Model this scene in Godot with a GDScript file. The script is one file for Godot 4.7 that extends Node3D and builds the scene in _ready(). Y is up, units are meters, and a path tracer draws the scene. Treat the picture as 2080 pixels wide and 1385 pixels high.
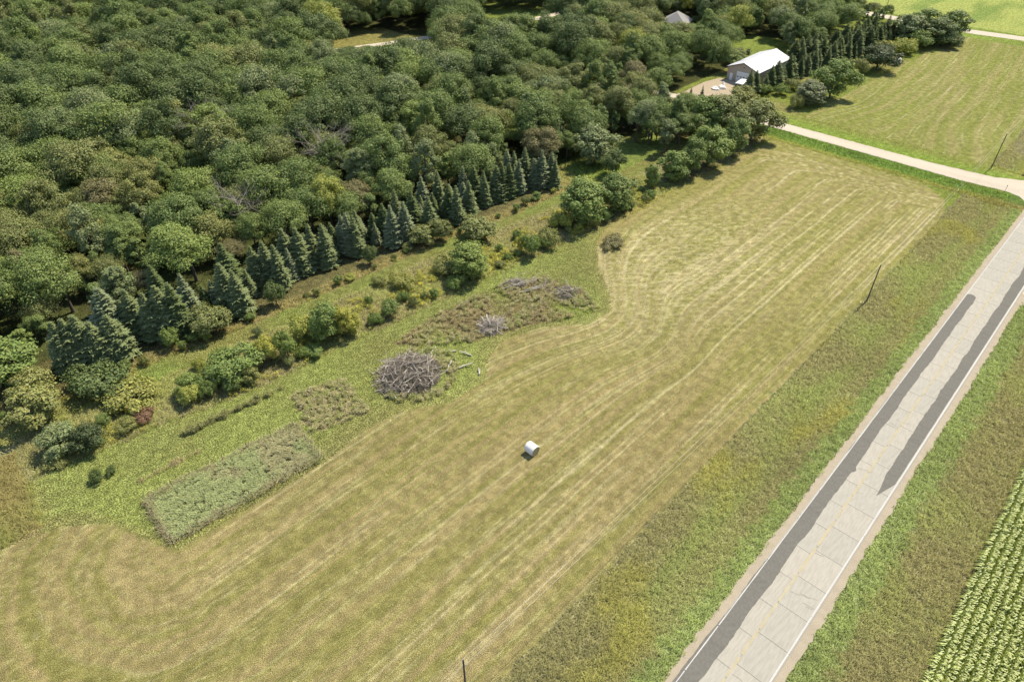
extends Node3D
# Aerial view over a mown hay field between a concrete highway and a wooded farmstead.
# World axes: x runs along the highway, -z points from the highway to the woods, y is up; metres.

var rng := RandomNumberGenerator.new()
var n_fine := FastNoiseLite.new()     # patches of about 2 m
var n_wide := FastNoiseLite.new()     # patches of about 20 m
var n_streak := FastNoiseLite.new()   # sampled with stretched coordinates for mowing streaks
var used_names := {}
var mats := {}

# [name, x, z, width, height, shape style, leaf tint, label]
const SHRUBS := [
	["leafy_tree", 4.5, -100.9, 9.0, 7.0, "b", "bright", "broad dark green tree at the left end of the spruce cluster"],
	["shrub", 98.0, -59.2, 4.4, 1.3, "s", "rust", "low grey brown shrub alone on the lawn near the field bend"],
	["shrub", 5.6, -93.8, 5.2, 3.8, "b", "olive", "olive yellow shrub touching the bigger olive bush near the mown corner"],
	["shrub", 5.0, -87.4, 6.9, 4.8, "b", "olive", "big rounded olive yellow shrub at the left end of the brushy strip"],
	["shrub", 11.9, -87.7, 7.6, 3.4, "s", "dark", "broad dark green shrub below the leftmost spruces"],
	["shrub", 14.2, -82.0, 6.8, 2.6, "s", "gold", "spreading golden shrub right of the broad dark green shrub"],
	["shrub", 14.1, -77.5, 2.7, 1.3, "s", "red", "small reddish shrub at the foot of the spreading golden shrub"],
	["shrub", 4.6, -79.6, 5.0, 3.4, "b", "light", "grey green shrub at the near corner of the brushy strip"],
	["shrub", 7.0, -77.1, 3.9, 3.4, "b", "vdark", "compact blackish green shrub at the near corner of the brushy strip"],
	["shrub", 2.6, -78.0, 2.8, 1.0, "s", "olive", "low olive shrub in front of the grey green corner shrub"],
	["juniper", 5.4, -70.9, 1.6, 1.4, "s", "dark", "small round evergreen standing alone on the mown grass"],
	["juniper", 6.9, -70.9, 1.2, 0.9, "s", "dark", "tiny evergreen beside the small round evergreen on the mown grass"],
	["apple_tree", 30.6, -88.8, 5.4, 4.6, "b", "oliveg", "airy olive apple tree in front of the spruces by the mown path"],
	["young_tree", 41.9, -88.5, 3.0, 4.2, "b", "dark", "narrow dark young tree in front of the spruces casting a shadow on dry grass"],
	["young_tree", 24.2, -90.2, 2.4, 3.4, "b", "lime", "bright green sapling by the mown path left of the airy apple tree"],
	["leafy_tree", 42.3, -74.6, 4.9, 6.4, "b", "bright", "tall green tree in the brushy strip beside the yellow tree"],
	["leafy_tree", 45.5, -72.6, 3.7, 5.2, "b", "yellow", "bright yellow leafy tree beside the tall green strip tree"],
	["shrub", 39.8, -77.0, 3.6, 4.0, "b", "ylime", "yellow green shrub left of the tall green strip tree"],
	["leafy_tree", 33.3, -76.2, 3.4, 4.4, "b", "yellow", "small golden yellow tree over bare stems in the brushy strip"],
	["leafy_tree", 35.5, -74.6, 2.9, 4.6, "b", "lime", "slim light green tree joined to the small golden yellow tree"],
	["shrub", 28.1, -76.8, 6.9, 4.2, "b", "bright", "wide green shrub clump below the airy apple tree"],
	["shrub", 23.9, -76.7, 3.2, 3.2, "b", "bright", "rounded green shrub left of the wide green clump"],
	["shrub", 21.3, -77.9, 3.3, 3.0, "b", "lime", "light green shrub at the left end of the row of strip shrubs"],
	["shrub", 24.7, -82.2, 1.8, 1.6, "s", "ylime", "small yellow shrub in the meadow above the strip shrubs"],
	["shrub", 35.1, -82.9, 1.4, 1.5, "s", "light", "small pale shrub beside the mown path above the golden tree"],
	["leafy_tree", 71.4, -70.8, 6.8, 6.0, "b", "limetop", "big bushy green tree with yellowish top at the edge of the mown lawn"],
	["shrub", 68.9, -75.4, 4.5, 2.4, "s", "olive", "olive shrub on the left side of the big bushy green tree"],
	["apple_tree", 72.1, -85.7, 4.5, 3.8, "b", "oliveg", "olive apple tree at the right side of the small spruce"],
	["apple_tree", 75.8, -84.1, 3.9, 4.0, "b", "oliveg", "apple tree between two other apple trees before the spruces"],
	["apple_tree", 80.8, -79.7, 6.6, 3.8, "b", "oliveg", "widest of the three apple trees before the spruces"],
	["shrub", 84.1, -70.2, 2.3, 3.2, "b", "yellow", "narrow orange yellow shrub left of the dark strip shrub"],
	["shrub", 84.1, -67.6, 3.2, 4.2, "b", "bright", "dark green upright shrub beside the orange yellow one"],
	["shrub", 89.6, -68.2, 4.2, 2.8, "s", "olive", "olive shrub between the upright shrub and the large double tree"],
	["young_tree", 61.1, -87.6, 2.5, 3.6, "b", "dark", "young dark tree in dry grass in front of the small spruce"],
	["shrub", 60.2, -77.4, 4.1, 2.0, "s", "gold", "golden low shrub in the meadow left of the big bushy tree"],
	["shrub", 57.7, -80.6, 2.3, 1.4, "s", "olive", "small olive shrub in the meadow left of the golden low shrub"],
	["shrub", 96.3, -70.5, 4.0, 3.0, "s", "ylime", "yellow green thicket at the left foot of the large double tree"],
	["leafy_tree", 100.9, -68.3, 8.9, 8.6, "b", "bright", "large dense green tree at the lawn edge, left one of the double pair"],
	["leafy_tree", 109.9, -66.9, 7.4, 7.4, "b", "bright2", "large dense green tree at the lawn edge, right one of the double pair"],
	["young_tree", 124.3, -67.8, 3.4, 5.2, "c", "bright", "narrow young tree at the left end of the hay field tree row"],
	["leafy_tree", 131.1, -66.6, 6.8, 6.6, "b", "bright", "rounded bright green tree, first full tree of the hay field tree row"],
	["leafy_tree", 136.6, -65.4, 5.5, 8.0, "b", "bright2", "second full tree of the hay field tree row from its left end"],
	["leafy_tree", 143.5, -64.9, 8.2, 8.6, "b", "lime", "third full tree of the hay field tree row with yellowish patches"],
	["leafy_tree", 152.7, -64.6, 6.5, 8.2, "b", "bright2", "fourth full tree of the hay field tree row from its left end"],
	["leafy_tree", 164.3, -64.9, 9.5, 9.6, "b", "oliveg", "olive tree at the right end of the hay field tree row by the gravel road"],
	["leafy_tree", 163.0, -71.5, 9.6, 9.8, "b", "oliveg", "olive tree behind the fourth tree of the hay field tree row"],
	["leafy_tree", 156.3, -74.7, 8.6, 9.5, "b", "bright", "tall green tree behind the third tree of the hay field tree row"],
	["leafy_tree", 172.4, -72.5, 9.2, 9.0, "b", "olive", "olive brown tree behind the right end of the hay field tree row"],
	["leafy_tree", 125.1, -84.7, 8.6, 8.5, "b", "light", "airy grey green tree standing in the grassy clearing"],
	["young_tree", 123.9, -78.4, 4.2, 5.6, "c", "dark", "small conical dark tree in the grassy clearing"],
	["leafy_tree", 246.4, -64.2, 10.9, 7.0, "s", "vdark", "round very dark green tree at the edge of the far hay field"],
	["leafy_tree", 209.7, -63.9, 9.5, 10.0, "b", "bright", "tall green tree at the near corner of the far hay field edge"],
	["shrub", 200.5, -65.3, 8.3, 6.0, "b", "grey", "grey green half bare shrub beside the tall green corner tree"],
	["shrub", 194.8, -67.6, 4.1, 3.2, "s", "olive", "low olive shrub left of the grey half bare shrub"],
	["shrub", 202.3, -75.4, 4.3, 2.6, "s", "lime", "bright green shrub on the grassy bank near the lone big spruce"],
	["shrub", 199.3, -79.1, 3.9, 2.6, "s", "lime", "bright green shrub at the right foot of the lone big spruce"],
	["shrub", 209.5, -74.9, 4.7, 2.6, "s", "olive", "olive shrub on the grassy bank below the barn spruces"],
	["shrub", 229.6, -67.2, 5.0, 3.4, "s", "ylime", "yellow green shrub between the corner tree and the round dark tree"],
	["shrub", 238.6, -67.0, 5.6, 4.0, "s", "olive", "olive shrub touching the left side of the round dark tree"],
	["shrub", 265.0, -67.7, 7.3, 4.0, "s", "gold", "golden shrub behind the three end to end bales"],
	["shrub", 271.5, -64.3, 7.4, 4.0, "s", "ylime", "yellow green shrub right of the golden shrub behind the bales"],
	["shrub", 280.1, -61.8, 6.8, 5.5, "s", "bright", "green upright shrub among golden bushes at the far field edge"],
	["leafy_tree", 285.6, -68.6, 11.2, 9.0, "b", "light", "grey green tree where the far spruce row ends"],
	["leafy_tree", 294.6, -66.6, 11.1, 9.5, "b", "bright", "green tree behind the upright shrub at the far field edge"],
	["leafy_tree", 288.9, -59.6, 11.3, 8.5, "b", "dark", "dark tree near the far end of the hedgerow"],
	["leafy_tree", 298.2, -58.9, 11.1, 9.5, "b", "bright2", "last tall tree of the far hedgerow before the gravel crossroad"],
	["leafy_tree", 289.7, -55.5, 7.8, 5.5, "b", "dark", "low dark tree at the far end of the hedgerow"],
]
const SPRUCE := [[11.4, -96.3, 9.3], [12.7, -96.0, 9.3], [14.1, -95.5, 9.3], [15.4, -94.2, 8.2], [17.9, -93.8, 8.2], [19.4, -99.8, 9.3], [22.2, -97.1, 9.3], [23.8, -94.3, 9.3], [25.6, -93.6, 9.3], [27.8, -100.1, 9.3], [27.3, -92.5, 9.3], [30.2, -95.0, 9.3], [39.2, -98.8, 9.3], [35.9, -92.9, 9.3], [36.6, -90.4, 9.3], [43.0, -96.1, 8.8], [44.8, -95.1, 8.8], [45.6, -92.9, 8.8], [49.4, -96.3, 8.8], [51.1, -94.5, 8.8], [54.0, -95.1, 8.8], [55.3, -92.7, 8.8], [60.8, -93.1, 8.8], [61.3, -91.7, 8.8], [66.5, -92.6, 4.6], [68.4, -89.6, 8.8], [73.1, -94.2, 8.0], [71.1, -89.0, 8.0], [75.1, -91.5, 8.0], [81.5, -96.0, 8.0], [76.6, -88.3, 8.0], [85.0, -95.0, 8.0], [83.1, -89.6, 8.0], [83.0, -87.2, 8.0], [91.0, -93.7, 8.0], [86.9, -87.6, 8.0], [92.2, -91.7, 8.0], [92.3, -88.7, 8.0], [96.7, -92.0, 8.0], [96.2, -88.8, 8.0], [97.4, -88.3, 8.0], [102.4, -91.6, 8.0], [99.2, -87.9, 8.0], [103.9, -90.9, 8.0], [101.9, -87.6, 8.0], [106.7, -90.2, 8.0], [111.8, -92.2, 8.0], [106.5, -87.0, 6.2], [107.7, -86.1, 8.0], [110.6, -85.7, 7.0], [109.1, -83.4, 7.0]]

# Edge of the mown field on the woods side, [x, z]
const FIELD_EDGE := [[-400, -70], [-7, -68.5], [-1, -67], [3.5, -63], [6.2, -56], [7.4, -53.6], [27, -52.4], [34, -53.6], [40, -52.5], [46, -48.8], [53, -48.8], [57, -52.2], [62, -53.6], [68, -51.5], [74.6, -46.2], [80, -45.6], [84, -49], [90, -56.2], [97, -62], [104, -64.2], [112.7, -65.6], [125, -63.6], [162, -61.5], [180, -60]]
# Line that the mower passes bend round, [x, z]
const PASS_EDGE := [[-400, -54], [44, -54], [56, -53], [66, -50.5], [72, -47.5], [78, -46.2], [84, -49], [90, -55], [97, -60], [106, -62.5], [180, -62]]
# Near edge of the brushy strip, and the mown path behind it
const STRIP_EDGE := [[-400, -78], [1.5, -76.8], [9.7, -75.4], [16.4, -74.6], [26.7, -72], [47.1, -70.6], [74, -67.8], [92.8, -66.2], [110.6, -63.6], [125, -63.4], [165, -61.6], [180, -61]]
const PATH_LINE := [[-400, -90], [8, -88], [20.5, -86.6], [28.5, -85.6], [42.4, -84], [69.2, -82.8], [82.9, -81.6], [94.3, -79.8], [107, -79], [125, -76]]
const WEED_PATCH := [Vector2(49, -65.5), Vector2(58.4, -66.6), Vector2(74.7, -64.6), Vector2(80.2, -61.2), Vector2(82, -53), Vector2(79.6, -47.8), Vector2(75.6, -47.8), Vector2(67.8, -53.2), Vector2(58, -56.5), Vector2(51.6, -61.5)]
const PLOT_PATCH := [Vector2(30.8, -67), Vector2(28.8, -58.2), Vector2(36.8, -55.6), Vector2(38.4, -64.6)]
const GARDEN := [Vector2(8.0, -63.2), Vector2(7.5, -55.0), Vector2(26.9, -53.6), Vector2(27.7, -61.1)]
const YARD := [Vector2(178, -84), Vector2(186, -81), Vector2(196, -82.5), Vector2(204.2, -84.2), Vector2(204.2, -96.5), Vector2(197, -98), Vector2(184, -97.5), Vector2(178, -95)]
const SUN_TOWARDS := Vector3(0.559, 0.829, 0.02)


class Builder:
	var v := PackedVector3Array()
	var n := PackedVector3Array()
	var c := PackedColorArray()
	var uv := PackedVector2Array()
	var idx := PackedInt32Array()

	func quad(p0: Vector3, p1: Vector3, p2: Vector3, p3: Vector3, nrm: Vector3, col: Color) -> void:
		var b := v.size()
		v.append(p0); v.append(p1); v.append(p2); v.append(p3)
		n.append(nrm); n.append(nrm); n.append(nrm); n.append(nrm)
		c.append(col); c.append(col); c.append(col); c.append(col)
		idx.append(b); idx.append(b + 1); idx.append(b + 2)
		idx.append(b); idx.append(b + 2); idx.append(b + 3)

	func flat(p0: Vector3, p1: Vector3, p2: Vector3, p3: Vector3, col: Color) -> void:
		var nr := (p2 - p0).cross(p1 - p0)
		if nr.length() < 1e-9:
			nr = (p3 - p0).cross(p2 - p0)
		quad(p0, p1, p2, p3, nr.normalized(), col)

	func tri(p0: Vector3, p1: Vector3, p2: Vector3, nrm: Vector3, col: Color) -> void:
		var b := v.size()
		v.append(p0); v.append(p1); v.append(p2)
		n.append(nrm); n.append(nrm); n.append(nrm)
		c.append(col); c.append(col); c.append(col)
		idx.append(b); idx.append(b + 1); idx.append(b + 2)

	# one leaf spray: a pointed four-cornered blade, slightly folded
	func leaf(p: Vector3, along: Vector3, side: Vector3, nrm: Vector3, col: Color) -> void:
		var b := v.size()
		v.append(p - along); v.append(p + side * 0.9 + along * 0.1); v.append(p + along); v.append(p - side * 0.9 - along * 0.05)
		n.append(nrm); n.append(nrm); n.append(nrm); n.append(nrm)
		c.append(col); c.append(col); c.append(col); c.append(col)
		idx.append(b); idx.append(b + 1); idx.append(b + 2)
		idx.append(b); idx.append(b + 2); idx.append(b + 3)

	func tube(pts: Array, radii: Array, sides: int, col: Color, closed := true) -> void:
		var start := v.size()
		var k := pts.size()
		for i in k:
			var d: Vector3 = (pts[mini(i + 1, k - 1)] - pts[maxi(i - 1, 0)]).normalized()
			var a := d.cross(Vector3.UP if absf(d.y) < 0.9 else Vector3.RIGHT).normalized()
			var b := d.cross(a)
			for s in sides:
				var t := TAU * s / sides
				var o := a * cos(t) + b * sin(t)
				v.append(pts[i] + o * radii[i]); n.append(o); c.append(col)
		for i in k - 1:
			for s in sides:
				var p := start + i * sides + s
				var q := start + i * sides + (s + 1) % sides
				idx.append(p); idx.append(q); idx.append(q + sides)
				idx.append(p); idx.append(q + sides); idx.append(p + sides)
		if closed:
			for e in 2:
				var at := 0 if e == 0 else k - 1
				var dd: Vector3 = (pts[0] - pts[1]).normalized() if e == 0 else (pts[k - 1] - pts[k - 2]).normalized()
				var m := v.size()
				v.append(pts[at]); n.append(dd); c.append(col)
				for s in sides:
					v.append(v[start + at * sides + s]); n.append(dd); c.append(col)
				for s in sides:
					idx.append(m); idx.append(m + 1 + s); idx.append(m + 1 + (s + 1) % sides)

	func box(mid: Vector3, size: Vector3, col: Color, turn := Basis()) -> void:
		var h := size * 0.5
		for ax in 3:
			for sg in [-1.0, 1.0]:
				var nn := Vector3.ZERO; nn[ax] = sg
				var u := Vector3.ZERO; u[(ax + 1) % 3] = h[(ax + 1) % 3]
				var w := Vector3.ZERO; w[(ax + 2) % 3] = h[(ax + 2) % 3]
				var o := nn * h[ax]
				quad(mid + turn * (o - u - w), mid + turn * (o + u - w), mid + turn * (o + u + w), mid + turn * (o - u + w), turn * nn, col)

	func mesh(mat: Material, into: ArrayMesh = null) -> ArrayMesh:
		var m := into if into else ArrayMesh.new()
		# turn every face so that its front (clockwise) side agrees with its normals
		for k in range(0, idx.size(), 3):
			var i0 := idx[k]
			var i1 := idx[k + 1]
			var i2 := idx[k + 2]
			if (v[i1] - v[i0]).cross(v[i2] - v[i0]).dot(n[i0] + n[i1] + n[i2]) > 0.0:
				idx[k + 1] = i2
				idx[k + 2] = i1
		var a := []
		a.resize(Mesh.ARRAY_MAX)
		a[Mesh.ARRAY_VERTEX] = v
		a[Mesh.ARRAY_NORMAL] = n
		a[Mesh.ARRAY_COLOR] = c
		if uv.size() == v.size():
			a[Mesh.ARRAY_TEX_UV] = uv
		a[Mesh.ARRAY_INDEX] = idx
		m.add_surface_from_arrays(Mesh.PRIMITIVE_TRIANGLES, a)
		m.surface_set_material(m.get_surface_count() - 1, mat)
		return m


# ---------------------------------------------------------------- helpers
func numbered(called: String) -> String:
	if not used_names.has(called):
		used_names[called] = 0
		return called
	used_names[called] += 1
	return "%s_%03d" % [called, used_names[called]]

func tag(o: Node, label: String, category: String, group := "") -> void:
	o.set_meta("label", label)
	o.set_meta("category", category)
	if group:
		o.set_meta("group", group)

func thing(called: String, label: String, category: String, at: Vector3, turn := 0.0, group := "") -> Node3D:
	var o := Node3D.new()
	o.name = numbered(called)
	add_child(o)
	o.position = at
	o.rotation.y = turn
	tag(o, label, category, group)
	return o

func part(called: String, m: Mesh, parent: Node, mat: Material = null) -> MeshInstance3D:
	var o := MeshInstance3D.new()
	o.name = called
	o.mesh = m
	if mat:
		o.material_override = mat
	parent.add_child(o, true)
	return o

func structure(called: String, m: Mesh, parent: Node = self) -> MeshInstance3D:
	var o := part(numbered(called) if parent == self else called, m, parent)
	if parent == self:
		o.set_meta("kind", "structure")
	return o

func stuff(called: String, mesh: Mesh, where: Array, colors: Array, label: String, category: String, parent: Node = null) -> MultiMeshInstance3D:
	var mm := MultiMesh.new()
	mm.transform_format = MultiMesh.TRANSFORM_3D
	mm.use_colors = true
	mm.mesh = mesh
	mm.instance_count = where.size()
	for i in where.size():
		mm.set_instance_transform(i, where[i])
		mm.set_instance_color(i, colors[i])
	var o := MultiMeshInstance3D.new()
	o.multimesh = mm
	o.name = called if parent else numbered(called)
	(parent if parent else self).add_child(o, true)
	o.set_meta("kind", "stuff")
	if not parent:
		o.set_meta("label", label)
		o.set_meta("category", category)
	return o

func lin(r: float, g: float, b: float) -> Color:
	return Color(r, g, b).linear_to_srgb()

func paint(called: String, col: Color, rough := 0.9, metal := 0.0, vertex := false) -> StandardMaterial3D:
	if mats.has(called):
		return mats[called]
	var m := StandardMaterial3D.new()
	m.resource_name = called
	m.albedo_color = col
	m.roughness = rough
	m.metallic = metal
	m.metallic_specular = 0.4
	m.vertex_color_use_as_albedo = vertex
	mats[called] = m
	return m

func leaf_paint(called: String, r: float, g: float, b: float) -> StandardMaterial3D:
	var m := paint(called, lin(r, g, b), 0.62, 0.0, true)
	m.metallic_specular = 0.35
	m.backlight_enabled = true
	m.backlight = lin(0.34, 0.36, 0.12)
	return m

func noise_tex(freq: float, octaves: int, gain: float, lo: float, hi: float, sd: int, side := 1024, low_at := 0.3, high_at := 0.7, kind := FastNoiseLite.TYPE_SIMPLEX_SMOOTH) -> NoiseTexture2D:
	var f := FastNoiseLite.new()
	f.noise_type = kind
	f.seed = sd
	f.frequency = freq
	f.fractal_octaves = octaves
	f.fractal_gain = gain
	var t := NoiseTexture2D.new()
	t.width = side
	t.height = side
	t.seamless = true
	t.noise = f
	var g := Gradient.new()
	g.set_color(0, Color(lo, lo, lo))
	g.set_color(1, Color(hi, hi, hi))
	g.set_offset(0, low_at)
	g.set_offset(1, high_at)
	t.color_ramp = g
	return t

# grainy outdoor surface: vertex colour times a fine and a coarse tiled grain, with fine relief
func grain_paint(called: String, tile: float, fine: Texture2D, coarse_tile: float, coarse: Texture2D, relief: float, gain := 1.0) -> StandardMaterial3D:
	var m := StandardMaterial3D.new()
	m.resource_name = called
	m.albedo_color = lin(gain, gain, gain)
	m.vertex_color_use_as_albedo = true
	m.roughness = 0.95
	m.metallic_specular = 0.15
	m.albedo_texture = fine
	m.uv1_scale = Vector3(1.0 / tile, 1.0 / tile, 1.0 / tile)
	if relief > 0.0:
		m.heightmap_enabled = true
		m.heightmap_texture = fine
		m.heightmap_scale = relief
	if coarse:
		m.detail_enabled = true
		m.detail_albedo = coarse
		m.detail_blend_mode = BaseMaterial3D.BLEND_MODE_MUL
		m.detail_uv_layer = BaseMaterial3D.DETAIL_UV_2
		m.uv2_scale = Vector3(1.0 / coarse_tile, 1.0 / coarse_tile, 1.0 / coarse_tile)
	mats[called] = m
	return m

func along(line: Array, x: float) -> float:
	for i in range(1, line.size()):
		if x <= line[i][0]:
			var a: float = line[i - 1][0]
			var b: float = line[i][0]
			return lerpf(line[i - 1][1], line[i][1], clampf((x - a) / (b - a), 0, 1))
	return line[-1][1]

func inside(p: Vector2, poly: Array) -> bool:
	return Geometry2D.is_point_in_polygon(p, PackedVector2Array(poly))

func bump(t: float, a: float, b: float, soft: float) -> float:
	return smoothstep(a - soft, a + soft, t) * (1.0 - smoothstep(b - soft, b + soft, t))

func height(x: float, z: float) -> float:
	var open := 1.0 - bump(x, 170, 190, 3.0)
	var h := 0.0
	if z < -4.9 and z > -15.0:
		h -= 0.75 * pow(sin(PI * (z + 4.9) / -10.1), 1.3) * open
	elif z > 5.1 and z < 14.0:
		h -= 0.6 * pow(sin(PI * (z - 5.1) / 8.9), 1.3) * open
	if z < -13.0 and z > -80.0 and x > 169 and x < 191:
		var k := smoothstep(-13.0, -20.0, z)
		if x < 176.4:
			h -= 0.4 * k * sin(PI * (x - 169.0) / 7.4)
		elif x > 182.6:
			h -= 0.25 * k * sin(PI * (x - 182.6) / 8.4)
	return h

func gravel_left(z: float) -> float:
	return along([[-100, 178], [-70, 177], [-18.6, 176.3], [-13.7, 176.6], [-10, 177.2], [-6.7, 176.4], [-5.6, 175.2], [-4.2, 172]], z)

func gravel_right(z: float) -> float:
	return along([[-100, 183], [-70, 181.6], [-28, 181.8], [-19.6, 182.6], [-13.4, 183.4], [-7.9, 186], [-5.5, 190], [-4.2, 194]], z)

# ---------------------------------------------------------------- the colour of the ground (linear)
var zone := 0
func field_color(x: float, z: float, edge: float, far: bool) -> Color:
	var pass_z := along(PASS_EDGE, x)
	pass_z = (pass_z + along(PASS_EDGE, x - 2.5) + along(PASS_EDGE, x + 2.5)) / 3.0
	var w := smoothstep(24.0, 0.0, z - pass_z)
	var s := z - (pass_z + 54.0) * w
	if not far:
		if x < 7.5:
			s = -54.0 + Vector2(x - 7.5, minf(z + 54.0, 40.0)).length() * (1.0 if z > -54.0 else 1.0)
			s = lerpf(z, s, clampf(1.0 - (z + 46.0) / 16.0, 0, 1)) + 1.6 * n_wide.get_noise_2d(x * 2.0, z * 2.0)
		var turn := smoothstep(155, 166, x)
		s = lerpf(s, -x + 100.0, turn * 0.9)
	else:
		s = z + 0.0009 * (x - 185.0) * (x - 185.0) * 0.6 + 6.0 * smoothstep(215, 188, x) * sin(z * 0.08)
	var st := n_streak.get_noise_2d(x * 0.016, s * 1.25)
	var st2 := n_streak.get_noise_2d(x * 0.012 + 90.0, s * 0.3)
	var st3 := n_streak.get_noise_2d(x * 0.07 + 40.0, s * 2.6)
	var patch := n_wide.get_noise_2d(x, z)
	var fine := n_fine.get_noise_2d(x * 2.0, z * 2.0)
	var tan_c := Color(0.315, 0.26, 0.118)
	var green_c := Color(0.24, 0.225, 0.075)
	var straw_c := Color(0.54, 0.48, 0.275)
	var margin := 1.0 if x < 96.0 or far else smoothstep(1.5, 6.0, z - edge)
	var up := smoothstep(55, 115, x)
	var col: Color
	var grit := n_fine.get_noise_2d(x * 5.0 + 31.0, z * 9.0)
	if far:
		tan_c = Color(0.29, 0.27, 0.10)
		green_c = Color(0.22, 0.24, 0.06)
		col = tan_c.lerp(green_c, clampf(0.62 + st2 * 1.2 + st * 0.7 + patch * 0.3, 0, 1))
		col = col.lerp(straw_c, clampf(st3 * 0.6 + st * 0.9 - 0.25, 0, 0.5))
	else:
		green_c = green_c.lerp(Color(0.26, 0.25, 0.078), up)
		tan_c = tan_c.lerp(Color(0.33, 0.285, 0.12), up)
		col = tan_c.lerp(green_c, clampf(0.45 + up * 0.12 + st2 * 1.0 + st * 1.35 + patch * 0.15 + grit * 0.35, 0, 1))
		col = col.lerp(straw_c, clampf(st3 * 0.6 + st * 0.5 - 0.2 + up * 0.04 + grit * 0.25, 0, 0.4) * margin)
		var mess0 := clampf(1.3 - Vector2((x - 103.0) / 30.0, (z + 46.0) / 16.0).length(), 0, 1)
		var swirl := n_streak.get_noise_2d((x + z) * 0.16, (x - z) * 0.9) + n_fine.get_noise_2d(x * 1.4, z * 2.4) * 0.6
		col = col.lerp(straw_c, clampf(mess0 * (0.25 + swirl * 1.0), 0, 0.6) * margin)
		for set in 3:
			var gap: float = [2.7, 4.3, 6.1][set]
			var p := s / gap + 0.05 * n_wide.get_noise_2d(x * 1.2, 7.0 + set * 50.0)
			var fr := (p - floorf(p) - 0.5) * gap
			var str := n_streak.get_noise_2d(x * 0.011 + 200.0 * set, floorf(p) * 13.7)
			var broken := n_streak.get_noise_2d(x * 0.12, floorf(p) * 5.3 + 90.0)
			var on := (1.0 if x > 8.0 else 0.6) * clampf(str * 3.2 - 0.12 + up * 0.25 + mess0 * 0.7 + broken * 0.9, 0, 1) * margin
			var off: float = [0.42, 0.0, -0.3][set]
			col = col.lerp(straw_c, on * exp(-pow((fr - off) / 0.15, 2.0)) * (0.55 + 0.35 * up))
			if set == 0:
				col = col.lerp(straw_c, on * exp(-pow((fr + off) / 0.13, 2.0)) * (0.45 + 0.3 * up))
			col = col.lerp(green_c * 0.88, clampf(0.4 - str * 2.0, 0, 1) * exp(-pow((fr - off - 0.5) / 0.3, 2.0)) * 0.4)
	var k := 1.0 + fine * 0.10 + grit * 0.16 + patch * 0.10
	return Color(col.r * k, col.g * k, col.b * k)

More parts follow.
